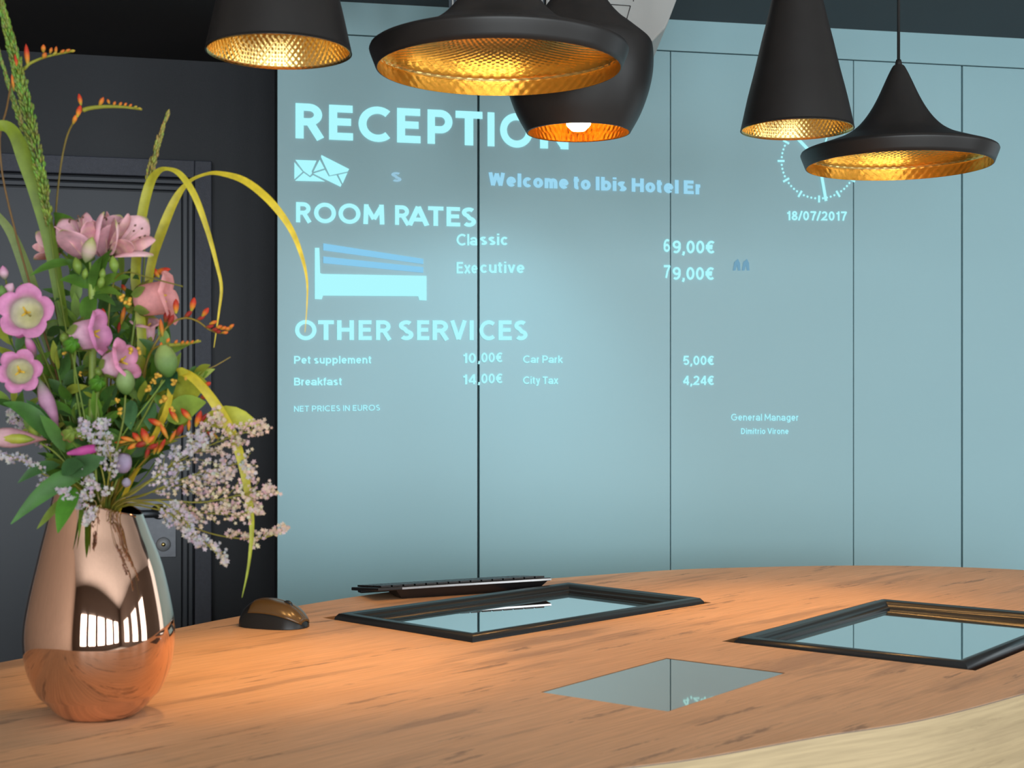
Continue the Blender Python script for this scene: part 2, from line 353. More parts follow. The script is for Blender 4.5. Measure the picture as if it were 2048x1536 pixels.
# ---------------------------------------------------------------- stroke lettering
def A_(cx, cy, rx, ry, a0, a1, n=14): return [(cx + rx * math.cos(math.radians(a0 + (a1 - a0) * i / n)), cy + ry * math.sin(math.radians(a0 + (a1 - a0) * i / n))) for i in range(n + 1)]
def glyph(ch, w):
    """strokes (centre lines) of a letter with cap height 1; returns strokes, width"""
    h = w / 2; t = 1 - h; x = .74; xt = x - h
    def bowl(cx, r=.0, full=True): return A_(cx, x / 2, cx - h, x / 2 - h, 0, 360, 22)
    G = {
     'R': ([[(h, 0), (h, 1)], [(h, t), (.34, t)] + A_(.34, (t + .48) / 2, .30 - h + .04, (t - .48) / 2, 90, -90) + [(h, .48)], [(.36, .48), (.64, 0)]], .70),
     'E': ([[(h, 0), (h, 1)], [(h, t), (.60, t)], [(h, .52), (.56, .52)], [(h, h), (.61, h)]], .62),
     'C': ([A_(.5, .5, .5 - h, .5 - h + .01, 48, 312, 26)], .86),
     'P': ([[(h, 0), (h, 1)], [(h, t), (.36, t)] + A_(.36, (t + .42) / 2, .32 - h + .02, (t - .42) / 2, 90, -90) + [(h, .42)]], .70),
     'T': ([[(0, t), (.66, t)], [(.33, t), (.33, 0)]], .66), 'I': ([[(h, 0), (h, 1)]], w),
     'O': ([A_(.5, .5, .5 - h, .5 - h + .01, 0, 360, 36)], 1.0), 'N': ([[(h, 0), (h, 1)], [(h, .93), (.74 - h, .07)], [(.74 - h, 0), (.74 - h, 1)]], .74),
     'M': ([[(h, 0), (h + .03, 1)], [(h + .03, .9), (.45, .26)], [(.45, .26), (.87 - h, .9)], [(.87 - h, 1), (.9 - h, 0)]], .9),
     'A': ([[(h * .8, 0), (.41, .96)], [(.41, .96), (.82 - h * .8, 0)], [(.2, .3), (.62, .3)]], .82),
     'S': ([A_(.31, .735, .27 - h * .5, .265 - h, 40, 250, 14) + A_(.31, .265, .31 - h, .265 - h + .005, 80, -145, 16)], .62),
     'H': ([[(h, 0), (h, 1)], [(.74 - h, 0), (.74 - h, 1)], [(h, .52), (.74 - h, .52)]], .74),
     'V': ([[(h * .8, 1), (.38, .04)], [(.38, .04), (.76 - h * .8, 1)]], .76),
     'W': ([[(h, 1), (.27, .04)], [(.27, .04), (.5, .94)], [(.5, .94), (.73, .04)], [(.73, .04), (1 - h, 1)]], 1.0),
     'B': ([[(h, 0), (h, 1)], [(h, t), (.36, t)] + A_(.36, (t + .52) / 2, .22, (t - .52) / 2, 90, -90) + [(h, .52)], [(h, .52), (.38, .52)] + A_(.38, (h + .52) / 2, .25, (.52 - h) / 2, 90, -90) + [(h, h)]], .7),
     'D': ([[(h, 0), (h, 1)], [(h, t), (.3, t)] + A_(.3, .5, .40 - h, .5 - h, 90, -90) + [(h, h)]], .72),
     'G': ([A_(.46, .5, .46 - h, .5 - h, 45, 360, 26) + [(.52, .5)]], .92),
     'U': ([[(h, 1), (h, .3)] + A_(.35, .32, .35 - h, .32 - h, 180, 360) + [(.7 - h, 1)]], .7),
     'X': ([[(h, 0), (.65, 1)], [(h, 1), (.65, 0)]], .7),
     '0': ([A_(.31, .5, .31 - h, .5 - h, 0, 360, 26)], .62), '1': ([[(.30, 0), (.30, 1)], [(.30, .80), (.06, .76)]], .40),
     '2': ([A_(.31, .70, .30 - h, .30 - h, 170, -20, 12) + [(.42, .42), (.2, .24), (.07, h), (.62, h)]], .62),
     '4': ([[(.46, 0), (.46, 1)], [(.44, .95), (.05, .3)], [(.03, .27), (.62, .27)]], .62),
     '5': ([[(.58, t), (.16, t), (.1, .5)] + A_(.31, .33, .31 - h, .33 - h, 130, -150, 16)], .62),
     '6': ([A_(.31, .32, .31 - h, .32 - h, 0, 360, 22), A_(.36, .5, .36 - h, .5 - h, 55, 190, 12)], .62),
     '7': ([[(.02, t), (.60, t)], [(.58, .95), (.36, .5), (.24, 0)]], .60),
     '8': ([A_(.31, .73, .27 - h, .27 - h, 0, 360, 20), A_(.31, .28, .31 - h, .28 - h, 0, 360, 20)], .62),
     '9': ([A_(.31, .68, .31 - h, .32 - h, 0, 360, 22), A_(.26, .5, .36 - h, .5 - h, 10, -125, 12)], .62),
     ',': ([[(.12, .15), (.12, 0), (.05, -.16)]], .22), '/': ([[(.0, -.02), (.33, 1.02)]], .33),
     '€': ([A_(.42, .5, .37 - h, .5 - h, 50, 310, 22), [(0, .59), (.52, .59)], [(0, .42), (.50, .42)]], .66),
     'a': ([A_(.29, xt - .2, .24, .2, 165, 0, 10) + [(.53, 0)], A_(.29, .22, .26, .22 - h, 20, 340, 16), ], .60),
     'b': ([[(h, 0), (h, 1)], A_(.31, x / 2, .31 - h, x / 2 - h, 0, 360, 22)], .62),
     'c': ([A_(.29, x / 2, .29 - h, x / 2 - h, 42, 318, 18)], .54),
     'd': ([[(.62 - h, 0), (.62 - h, 1)], A_(.31, x / 2, .31 - h, x / 2 - h, 0, 360, 22)], .62),
     'e': ([[(.05, x / 2), (.58 - h, x / 2)] + A_(.29, x / 2, .29 - h, x / 2 - h, 0, 318, 20)], .58),
     'f': ([[(.14, 0), (.14, .78)] + A_(.30, .80, .16, .2 - h, 180, 90, 6), [(0, .68), (.32, .68)]], .32),
     'g': ([A_(.30, x / 2, .30 - h, x / 2 - h, 0, 360, 22), [(.60 - h, x), (.60 - h, -.05)] + A_(.31, -.05, .29 - h + .0, .22 - h, 0, -150, 10)], .60),
     'i': ([[(h, 0), (h, x)], [(h, .86), (h, 1.0)]], w), 'k': ([[(h, 0), (h, 1)], [(h, .3), (.5, .71)], [(.22, .42), (.53, 0)]], .54),
     'l': ([[(h, 0), (h, 1)]], w),
     'm': ([[(h, 0), (h, x)], A_(.26, .42, .26 - h, xt - .42, 180, 0, 10) + [(.52 - h, 0)], A_(.64 - w * .5, .42, .26 - h, xt - .42, 180, 0, 10) + [(.90 - w, 0)]], .90 - h),
     'n': ([[(h, 0), (h, x)], A_(.28, .42, .28 - h, xt - .42, 180, 0, 10) + [(.56 - h, 0)]], .56),
     'o': ([A_(.30, x / 2, .30 - h, x / 2 - h, 0, 360, 24)], .60),
     'p': ([[(h, -.26), (h, x)], A_(.31, x / 2, .31 - h, x / 2 - h, 0, 360, 22)], .62),
     'r': ([[(h, 0), (h, x)], A_(.28, .42, .28 - h, xt - .42, 180, 85, 8)], .34),
     's': ([A_(.26, .53, .23 - h * .6, .20 - h, 40, 250, 10) + A_(.26, .20, .26 - h, .20 - h, 80, -145, 12)], .52),
     't': ([[(.14, .93), (.14, .2)] + A_(.27, .18, .13, .18 - h, 180, 280, 8), [(0, .68), (.32, .68)]], .34),
     'u': ([[(h, x), (h, .3)] + A_(.28, .30, .28 - h, .30 - h, 180, 360, 10) + [(.56 - h, x)], [(.56 - h, .3), (.56 - h, 0)]], .56),
     'v': ([[(h * .8, x), (.27, .03)], [(.27, .03), (.54 - h * .8, x)]], .54), 'x': ([[(.05, 0), (.5, x)], [(.05, x), (.5, 0)]], .54),
     'y': ([[(h * .8, x), (.28, .05)], [(.54 - h * .8, x), (.24, -.14), (.05, -.2)]], .54),
    }
    return G[ch]
def stroke_quads(pts, w):
    """a ribbon of constant width along a 2-D polyline"""
    n = len(pts); h = w / 2; L = []; R = []
    closed = n > 3 and math.hypot(pts[0][0] - pts[-1][0], pts[0][1] - pts[-1][1]) < 1e-4
    for i in range(n):
        a = pts[i - 1] if i > 0 else (pts[-2] if closed else pts[0]); c = pts[i + 1] if i < n - 1 else (pts[1] if closed else pts[-1]); b = pts[i]
        d1 = Vector((b[0] - a[0], b[1] - a[1])); d2 = Vector((c[0] - b[0], c[1] - b[1]))
        if d1.length < 1e-6: d1 = d2
        if d2.length < 1e-6: d2 = d1
        d1 = d1.normalized(); d2 = d2.normalized(); m = d1 + d2
        m = m.normalized() if m.length > .2 else d2
        k = 1 / max(.5, m.dot(d2)); nx, ny = -m.y * h * k, m.x * h * k
        L.append((b[0] + nx, b[1] + ny)); R.append((b[0] - nx, b[1] - ny))
    return [(L[i], L[i + 1], R[i + 1], R[i]) for i in range(n - 1)]
def put_strokes(mb, strokes, w, fn):
    for s_ in strokes:
        for qd in stroke_quads(s_, w): mb.add([fn(*p) for p in qd], [(0, 1, 2, 3)])
def heading(mb, letters, y0, y1, xa, xb, cap0, cap1, w):
    """letters: (char, x left, x right) in photo pixels; baseline y0..y1 and cap height cap0..cap1 between xa and xb; set on the wall"""
    for ch, a, c in letters:
        st_, gw = glyph(ch, w)
        def fn(u, v, a=a, c=c, gw=gw):
            px = a + (c - a) * u / gw; t = (px - xa) / (xb - xa)
            return wpt(px, y0 + (y1 - y0) * t - v * (cap0 + (cap1 - cap0) * t))
        put_strokes(mb, st_, w, fn)
def line(mb, text, xa, ya, xb, yb, cap, w=.18, gap=.095, space=.25, n=.002):
    """one run of text fitted between two photo points of its baseline"""
    tot = 0; items = []
    for ch in text:
        if ch == ' ': tot += space; continue
        st_, gw = glyph(ch, w); items.append((st_, tot, gw)); tot += gw + gap
    tot -= gap; sx = (xb - xa) / tot
    for st_, off, gw in items:
        def fn(u, v, off=off):
            px = xa + (off + u) * sx; t = (px - xa) / (xb - xa); return wpt(px, ya + (yb - ya) * t - v * cap, n)
        put_strokes(mb, st_, w, fn)
sign = empty('projected_price_board', wpt(900, 700), 'glowing cyan lettering projected on the pale panels, with room rates and clock', 'sign')
mb = MB(); heading(mb, [('R', 591, 646), ('E', 658, 707), ('C', 717, 783), ('E', 794, 842), ('P', 855, 905), ('T', 911, 965), ('I', 975, 989), ('O', 1000, 1066), ('N', 1080, 1137)], 276.5, 299, 591, 1137, 70.5, 67, .21)
mb.build('heading_lettering', TXT, sign, smooth=False)
mb = MB(); heading(mb, [('R', 592, 622), ('O', 628, 672), ('O', 677, 721), ('M', 726.5, 769), ('R', 790, 819), ('A', 815, 858), ('T', 856, 887), ('E', 893, 921), ('S', 924, 952)], 444.5, 454, 592, 952, 40.5, 38.5, .20)
mb.build('subheading_lettering', TXT, sign, smooth=False)
mb = MB(); heading(mb, [('O', 590, 633), ('T', 636, 668), ('H', 674, 708), ('E', 717, 744), ('R', 752, 782), ('S', 798, 827), ('E', 834, 859), ('R', 865, 897), ('V', 901, 933), ('I', 939, 947.5), ('C', 959, 991), ('E', 997, 1024), ('S', 1029, 1055)], 680, 680.5, 590, 1055, 39.5, 39.5, .20)
mb.build('subheading_lettering', TXT, sign, smooth=False)
for runs in ([('Cla', 913, 491, 954, 491, 23), ('ssic', 960, 490, 1016, 490.5, 23)], [('Exe', 913, 547, 955, 547, 23), ('cutive', 960, 546, 1049, 546.5, 23)],
             [('6', 1327, 504, 1340, 504, 26), ('9,00€', 1345, 506.5, 1429, 507, 25.5)], [('7', 1327, 556, 1340, 556, 26), ('9,00€', 1345, 559.5, 1428, 560, 25.5)]):
    mb = MB()
    for r in runs: line(mb, *r)
    mb.build('rate_text', TXT, sign, smooth=False)
for runs in ([('Pet supplement', 588, 727.5, 743, 727, 15.5)], [('Breakfast', 588, 771, 684, 770.5, 15.5)], [('10', 925, 726.5, 952, 726, 20), (',00€', 956, 725, 1005, 724.5, 19.5)],
             [('14', 925, 769, 952, 768.5, 20), (',00€', 956, 767, 1005, 766.5, 19.5)], [('Car Park', 1046, 726, 1125, 726, 15)], [('City Tax', 1046, 768, 1116, 768, 15)],
             [('5,00€', 1366, 730, 1428, 730, 18.5)], [('4,24€', 1366, 770, 1428, 770, 18.5)]):
    mb = MB()
    for r in runs: line(mb, *r)
    mb.build('service_text', TXT, sign, smooth=False)
mb = MB(); line(mb, 'NET PRICES IN EUROS', 588, 823.5, 760, 821, 11.5, .15, .14, .3); mb.build('footnote_text', TXT2, sign, smooth=False)
mb = MB(); line(mb, 'General Manager', 1462, 841, 1597, 841.5, 13.5, .14, .13); line(mb, 'Dimitrio Virone', 1482, 868, 1577, 868, 11.5, .16, .12); mb.build('manager_text', TXT2, sign, smooth=False)
mb = MB(); line(mb, '18/07/2017', 1573, 440.5, 1693, 441.5, 18.5, .19, .11); mb.build('date_text', TXT, sign, smooth=False)
mb = MB(); line(mb, 'Welcome to Ibis Hotel Er', 977, 371.5, 1402, 389, 27, .23, .09, .22); mb.build('scrolling_text', TXT5, sign, smooth=False)
mb = MB(); line(mb, 'S', 783, 363, 803, 364, 19, .22); mb.build('scrolling_text', TXT4, sign, smooth=False)
def poly(mb, pts, ox=560, oy=180, k=3.2, n=.002): mb.add([wpt(ox + x / k, oy + y / k, n) for x, y in pts], [list(range(len(pts)))])
mb = MB()
for p in ([(98, 447), (234, 452), (203, 520), (205, 534), (192, 549), (150, 518)], [(92, 462), (145, 524), (92, 572)], [(96, 581), (152, 530), (192, 559), (212, 545), (290, 586)],
          [(265, 416), (443, 506), (434, 522), (318, 547), (262, 428)], [(254, 446), (284, 502), (214, 524)], [(212, 535), (288, 511), (312, 553), (362, 545), (394, 606), (388, 620)], [(373, 543), (432, 530), (401, 600)]): poly(mb, p)
mb.build('envelope_icon', TXT, sign, smooth=False)
mb = MB(); poly(mb, [(223, 1010), (252, 1010), (257, 1172), (270, 1177), (938, 1190), (938, 1348), (890, 1345), (885, 1320), (275, 1316), (268, 1340), (223, 1338)]); bed = mb.build('bed_icon', TXT, sign, smooth=False)
mb = MB(); poly(mb, [(277, 982), (917, 1081), (917, 1114), (277, 1026)]); poly(mb, [(277, 1066), (917, 1134), (917, 1170), (277, 1108)]); mb.build('quilt_icon', TXT3, bed, smooth=False)
mb = MB()
for x in (1466, 1484):
    poly(mb, [(x, 541), (x + 3, 524), (x + 10, 518), (x + 14, 526), (x + 15, 541), (x + 10, 541), (x + 8, 530), (x + 5, 541)], 0, 0, 1)
mb.build('people_icon', TXT6, sign, smooth=False)
cc, cr = (1638, 322), 75
mb = MB()
for i in range(60):
    a = i * PI / 30; ca, sa = math.cos(a), math.sin(a)
    if i % 5 == 0:
        put_strokes(mb, [[(cc[0] + ca * (cr - 6), cc[1] + sa * (cr - 6)), (cc[0] + ca * (cr + 8), cc[1] + sa * (cr + 8))]], 4.2, lambda u, v: wpt(u, v))
    else:
        poly(mb, [(cc[0] + ca * cr + 2.3 * math.cos(k * PI / 4), cc[1] + sa * cr + 2.3 * math.sin(k * PI / 4)) for k in range(8)], 0, 0, 1)
clock = mb.build('clock_dial', TXT, sign, smooth=False)
for nm, pts, w_ in (('hour_hand', [(1638, 322), (1596, 278)], 6.5), ('minute_hand', [(1638, 322), (1652, 402)], 6), ('second_hand', [(1640, 322), (1655, 270)], 3)):
    mb = MB(); put_strokes(mb, [pts], w_, lambda u, v: wpt(u, v, .003)); mb.build(nm, TXT, clock, smooth=False)
# ---------------------------------------------------------------- projector hung under the soffit
def flat_prism(mb, pts, d0, d1):
    n = len(pts); mb.add([pix(x, y, d0) for x, y in pts] + [pix(x, y, d0) + Vector((0, d1 - d0, 0)) for x, y in pts],
                         [list(range(n)), [n + i for i in range(n)][::-1]] + [(i, (i + 1) % n, n + (i + 1) % n, n + i) for i in range(n)])
pr = empty('ceiling_projector', pix(1200, -60, 3.1), 'pale grey short-throw projector fixed under the dark soffit', 'projector')
mb = MB(); flat_prism(mb, [(1092, -110), (1368, -110), (1353, 0), (1336, 45), (1330, 57), (1305, 83), (1270, 94), (1120, 80), (1092, 30)], 2.98, 3.25); mb.build('housing', M['proj'], pr, smooth=False, bevel=.004)
mb = MB(); flat_prism(mb, [(898, -110), (1089, -110), (1089, 24), (1060, 20), (906, 20), (898, 14)], 3.0, 3.25)
g_ = mb.build('grille', M['proj_dark'], pr, smooth=False)
mb = MB()
for i in range(22): flat_prism(mb, [(904 + i * 8.5, -100), (907 + i * 8.5, -100), (907 + i * 8.5, 16), (904 + i * 8.5, 16)], 2.994, 3.0)
mb.build('grille_slat', M['proj'], g_, smooth=False)
mb = MB()
for a, c in (((1222, 9), (1261, 12)), ((1261, 12), (1252, 44)), ((1267, 0), (1267, 3))): mb.tube([pix(*a, 2.979), pix(*c, 2.979)], .0009, 5)
mb.build('seam', M['kb'], pr)
l = bpy.data.lights.new('projector_fill', 'SPOT'); l.energy = 15; l.color = (.62, .90, 1); l.shadow_soft_size = .06; l.spot_size = math.radians(84); l.spot_blend = 1  # fill spot added at the projector to lift the dim lower left wall
lo = bpy.data.objects.new('projector_fill', l); link(lo, pr); tgt = Vector((-.22, 3.475, 1.0)); src = pix(1180, 120, 2.93); lo.location = src - pr.location
lo.rotation_euler = (tgt - src).to_track_quat('-Z', 'Y').to_euler()
# ---------------------------------------------------------------- counter
def pts2(l): return [(cpt(*p).x, cpt(*p).y) for p in l]
back = pts2([(0, 1325), (240, 1280), (480, 1232), (740, 1189), (920, 1171), (1100, 1157), (1340, 1140), (1520, 1134), (1707, 1131), (1880, 1133), (2048, 1140)])
front = pts2([(1240, 1536), (1400, 1514.5), (1637, 1472), (1843, 1438.5), (2048, 1386)])
k = .345 / .306
front_l = [(-.95, 1.36), (-.80, 1.15), (-.50, 1.10), (-.25, 1.16), (-.06, 1.26)]
outline = smoothpts([back[0]] + back[1:] + [(1.20, 2.86), (1.30, 2.66), (1.22, 2.38), (.97, 2.04)] + front[::-1] + front_l[::-1] + [(-.93, 1.62)] + [back[0]], 5)[:-1]
# cut-outs (three): left monitor, right monitor, small glass panel
def quad(l): return [Vector((*p, 0)) for p in pts2(l)]
m1 = quad([(945, 1285), (1410, 1207), (1112, 1178), (659, 1240)])
m2q = quad([(1936, 1336), (1463, 1283), (1757, 1204)])
m2 = [m2q[0], m2q[0] + (m2q[2] - m2q[1]), m2q[2], m2q[1]]
# square them up about their near corner
def rect(near, a, b, c=None):
    ua = (a - near); la = ua.length; ua.normalize(); ub = (b - near); lb = ub.length
    perp = Vector((-ua.y, ua.x, 0));
    if perp.dot(ub) < 0: perp = -perp
    return [near, near + ua * la, near + ua * la + perp * lb, near + perp * lb]
m1 = rect(m1[0], m1[1], m1[3]); m2 = rect(m2[0], m2[1], m2[3])
gp = quad([(1335, 1422), (1567, 1346), (1330, 1318), (1075, 1387)]); gp = rect(gp[0], gp[1], gp[3])
def grow(r, near_a, far_a, near_b, far_b):
    ua = (r[1] - r[0]).normalized(); ub = (r[3] - r[0]).normalized()
    return [r[0] - ua * near_a - ub * near_b, r[1] + ua * far_a - ub * near_b, r[2] + ua * far_a + ub * far_b, r[3] - ua * near_a + ub * far_b]
h1 = grow(m1, .001, .018, .001, .028); h2 = grow(m2, .012, .012, .014, .012); h3 = grow(gp, .0015, .0015, .0015, .0015)
counter = empty('reception_counter', (.2, 1.9, 0), 'curved reception counter with a warm streaked wooden top', 'counter')
def ring_faces(outline, holes, z):
    bm = bmesh.new(); es = []
    for lp_ in [outline] + holes:
        vs = [bm.verts.new((p[0], p[1], z)) for p in lp_]
        es += [bm.edges.new((vs[i], vs[(i + 1) % len(vs)])) for i in range(len(vs))]
    bmesh.ops.triangle_fill(bm, use_beauty=True, edges=es, normal=(0, 0, 1))
    bm.verts.index_update(); vs = [v.co.copy() for v in bm.verts]; fs = [[v.index for v in f.verts] for f in bm.faces]; bm.free()
    return vs, fs
vs, fs = ring_faces(outline, [h1, h2, h3], CT)
mb = MB(); mb.add(vs, fs)
n_ = len(outline)
for lp_ in [outline]:
    mb.add([(p[0], p[1], CT) for p in lp_] + [(p[0], p[1], CT - .0004) for p in lp_], [(i, (i + 1) % len(lp_), len(lp_) + (i + 1) % len(lp_), len(lp_) + i) for i in range(len(lp_))])
mb.build('countertop', M['oak_top'], counter, smooth=False)
mb = MB()
for hq in (h1, h2, h3):
    mb.add([(p.x, p.y, CT - .0002) for p in hq] + [(p.x, p.y, CT - .045) for p in hq], [(i, (i + 1) % 4, 4 + (i + 1) % 4, 4 + i) for i in range(4)] + [(4, 5, 6, 7)])
mb.build('recess_lining', M['well'], counter, smooth=False)
mb = MB()
ins = outline
eb = MB(); eb.add([(p[0], p[1], CT - .0004) for p in ins] + [(p[0], p[1], CT - .0018) for p in ins], [(i, (i + 1) % n_, n_ + (i + 1) % n_, n_ + i) for i in range(n_)])
eb.build('edge_band', plain('dark_edge_glue', (.16, .11, .085), .6), counter)
mb.add([(p[0], p[1], CT - .0018) for p in ins] + [(p[0], p[1], .02) for p in ins], [(i, (i + 1) % n_, n_ + (i + 1) % n_, n_ + i) for i in range(n_)])
mb.build('front_panel', M['oak_front'], counter, smooth=True)
# ---------------------------------------------------------------- recessed monitors
def monitor(r, label, dz=0):
    c = sum(r, Vector((0, 0, 0))) / 4
    o = empty('recessed_monitor', (c.x, c.y, CT - .043), label, 'monitor', 'monitors sunk into the counter')
    prof = [(0, -.03), (0, -.004), (.0015, .004), (.006, .0095), (.013, .0112), (.020, .009), (.025, .004), (.0275, .0005), (.0315, -.0005), (.033, -.004)]
    mb = MB(); vs = []
    for ins_, z in prof:
        g = grow(r, -ins_, -ins_, -ins_, -ins_); vs += [(p.x, p.y, CT + z + dz) for p in g]
    mb.add(vs, [(4 * j + i, 4 * j + (i + 1) % 4, 4 * j + 4 + (i + 1) % 4, 4 * j + 4 + i) for j in range(len(prof) - 1) for i in range(4)])
    bz = mb.build('bezel', M['bezel'], o, smooth=True)
    e_ = bz.modifiers.new('e', 'EDGE_SPLIT'); e_.split_angle = math.radians(50)
    g = grow(r, -.0318, -.0318, -.0318, -.0318)
    MB().add([(p.x, p.y, CT - .0032 + dz) for p in g], [(0, 1, 2, 3)]).build('screen', M['screen'], o, smooth=False)
    g = grow(r, -.004, -.004, -.004, -.004)
    mb = MB(); mb.prism([(p.x, p.y) for p in g], CT - .043, CT - .012); mb.build('back_shell', M['kb'], o, smooth=False)
monitor(m1, 'black framed screen sunk in the counter beside the keyboard')
monitor(m2, 'black framed screen sunk in the counter, farther from the flowers', -.004)
c = sum(gp, Vector((0, 0, 0))) / 4
g_ = empty('glass_panel', (c.x, c.y, CT - .008), 'small frameless smoked glass plate set flush in the counter', 'glass panel')
mb = MB(); mb.prism([(p.x, p.y) for p in gp], CT - .044, CT - .0005); mb.build('glass_plate', M['smoked'], g_, smooth=False)
# ---------------------------------------------------------------- keyboard
ka = cpt(800, 1198); kb_ = cpt(1075, 1180); du = (kb_ - ka).normalized(); dv = Vector((-du.y, du.x, 0))
if dv.y < 0: dv = -dv
mid = (ka + kb_) / 2 - du * .012 + dv * .0
kbd = empty('keyboard', mid + dv * .06, 'slim black keyboard with a silver edge at the back of the counter', 'keyboard')
hl = .172
def kp(u, v, z): return mid + du * u + dv * v + Vector((0, 0, z))
def khex(mb, u0, u1, v0, v1, za, zb, th):      # za/zb: underside height at v0 / v1
    mb.hexa([kp(u0, v0, za), kp(u1, v0, za), kp(u1, v1, zb), kp(u0, v1, zb), kp(u0, v0, za + th), kp(u1, v0, za + th), kp(u1, v1, zb + th), kp(u0, v1, zb + th)])
mb = MB(); khex(mb, -hl, hl, -.012, .125, .0175, .0035, .006); mb.build('keyboard_plate', M['kb'], kbd, smooth=False, bevel=.0015)
mb = MB(); khex(mb, -hl + .045, hl, -.0135, -.0118, .0187, .0185, .0035); mb.build('edge_strip', M['kb_silver'], kbd, smooth=False)
mb = MB(); mb.hexa([kp(-hl + .05, 0, .0005), kp(hl - .022, 0, .0005), kp(hl - .022, .03, .0005), kp(-hl + .05, .03, .0005), kp(-hl + .035, -.009, .018), kp(hl - .004, -.009, .018), kp(hl - .004, .036, .012), kp(-hl + .035, .036, .012)])
mb.hexa([kp(-hl + .01, .10, .0005), kp(hl - .01, .10, .0005), kp(hl - .01, .118, .0005), kp(-hl + .01, .118, .0005), kp(-hl + .01, .10, .007), kp(hl - .01, .10, .007), kp(hl - .01, .118, .0045), kp(-hl + .01, .118, .0045)])
mb.build('battery_foot', M['kb'], kbd, smooth=False, bevel=.001)
mb = MB()
for r_ in range(6):
    for i in range(15):
        u0 = -hl + .008 + i * .0219; v0 = -.006 + r_ * .0205; z = .0240 - (v0 + .012) * .1022
        khex(mb, u0, u0 + .0185, v0, v0 + .0165, z, z - .0017, .0032)
mb.build('keycap', M['kb'], kbd, smooth=False)
# ---------------------------------------------------------------- mouse
mo = cpt(548, 1252); mu = Vector((.93, -.37, 0)).normalized(); mv = Vector((-mu.y, mu.x, 0))
mouse = empty('computer_mouse', mo, 'humped black computer mouse with a bronze sheen lying near the vase', 'mouse')
ML, MW, MH = .058, .036, .041
def mpt(u, v, k=1.0):      # u,v in -1..1
    prof = max(0, 1 - abs(u + .22) ** 2.4 / (1.22 if u > -.22 else .78) ** 2.4) ** .62
    wid = (1 - abs(u) ** 3.2) ** .5
    z = MH * prof * max(0, 1 - abs(v) ** 2.6) ** .55
    p = mo + mu * (u * ML) + mv * (v * MW * max(.02, wid)) + Vector((0, 0, .001 + z * k)); return p
def mpatch(mb, u0, u1, v0, v1, nu, nv, off):
    vs = []
    for i in range(nu + 1):
        for j in range(nv + 1):
            p = mpt(u0 + (u1 - u0) * i / nu, v0 + (v1 - v0) * j / nv); vs.append(p + (p - (mo + Vector((0, 0, -.01)))).normalized() * off)
    mb.add(vs, [(i * (nv + 1) + j, i * (nv + 1) + j + 1, (i + 1) * (nv + 1) + j + 1, (i + 1) * (nv + 1) + j) for i in range(nu) for j in range(nv)])
mb = MB(); mpatch(mb, -.999, .999, -1, 1, 36, 24, 0); mb.build('body', M['mouse'], mouse)
mb = MB(); mpatch(mb, -.5, .95, -.86, -.02, 24, 10, .0009); mpatch(mb, -.5, .95, .02, .86, 24, 10, .0009); mb.build('button', M['mouse_top'], mouse, solid=.0006)
wc = mpt(.42, 0) + Vector((0, 0, .0005)); mb = MB(); mb.lathe([(.0001, -.003), (.0075, -.003), (.009, -.0015), (.009, .0015), (.0075, .003), (.0001, .003)], 20, wc - Vector((0, 0, .0045)), mv); mb.build('scroll_wheel', M['bezel'], mouse)
# ---------------------------------------------------------------- copper vase
vb = cpt(199, 1430)
vprof = [(.0001, .003), (.036, .003), (.040, 0), (.042, .002), (.049, .0075), (.0605, .020), (.067, .027), (.0745, .043), (.0795, .060), (.0820, .082), (.0812, .103), (.0770, .128), (.0705, .157), (.0635, .183), (.0570, .204), (.0515, .224), (.0468, .240), (.0455, .2405), (.0448, .239), (.049, .222), (.055, .2), (.062, .175), (.072, .13), (.075, .1), (.071, .06), (.05, .02), (.0001, .012)]
vprof = [(r, z) for r, z in vprof]
vs_ = smoothpts(vprof[3:17], 4); vprof = vprof[:3] + vs_ + vprof[17:]
mb = MB(); mb.lathe(vprof, 96, vb + Vector((0, 0, .0005)), shear=lambda x, y, z: -x * .38 * max(0, (z - .16) / .08) ** 1.5 if z > .16 else 0)
tag(mb.build('flower_vase', M['copper']), 'polished copper vase of teardrop shape holding the bouquet', 'vase')
# ---------------------------------------------------------------- pendant lamps
WIDE = [(.1695, 0), (.1715, .0005), (.1800, .0225), (.1800, .0262), (.1770, .0300), (.158, .0365), (.132, .0455), (.105, .0560), (.082, .0700), (.064, .0880), (.050, .1080), (.038, .1300), (.028, .1520), (.0185, .1730), (.0105, .1880), (.0062, .1900)]
FAT = [(.0815, 0), (.0838, .0005), (.0855, .0035), (.100, .030), (.112, .062), (.1185, .090), (.1205, .115), (.1195, .135), (.1165, .145), (.109, .153), (.097, .163), (.083, .1745), (.072, .183), (.060, .195), (.049, .209), (.039, .225), (.029, .245), (.020, .268), (.011, .290), (.0062, .2955)]
TALL = [(.0930, 0), (.0952, .0005), (.0946, .0032), (.0832, .055), (.0717, .100), (.060, .150), (.0475, .200), (.0355, .255), (.0270, .300), (.0200, .335), (.0135, .360), (.0065, .366)]
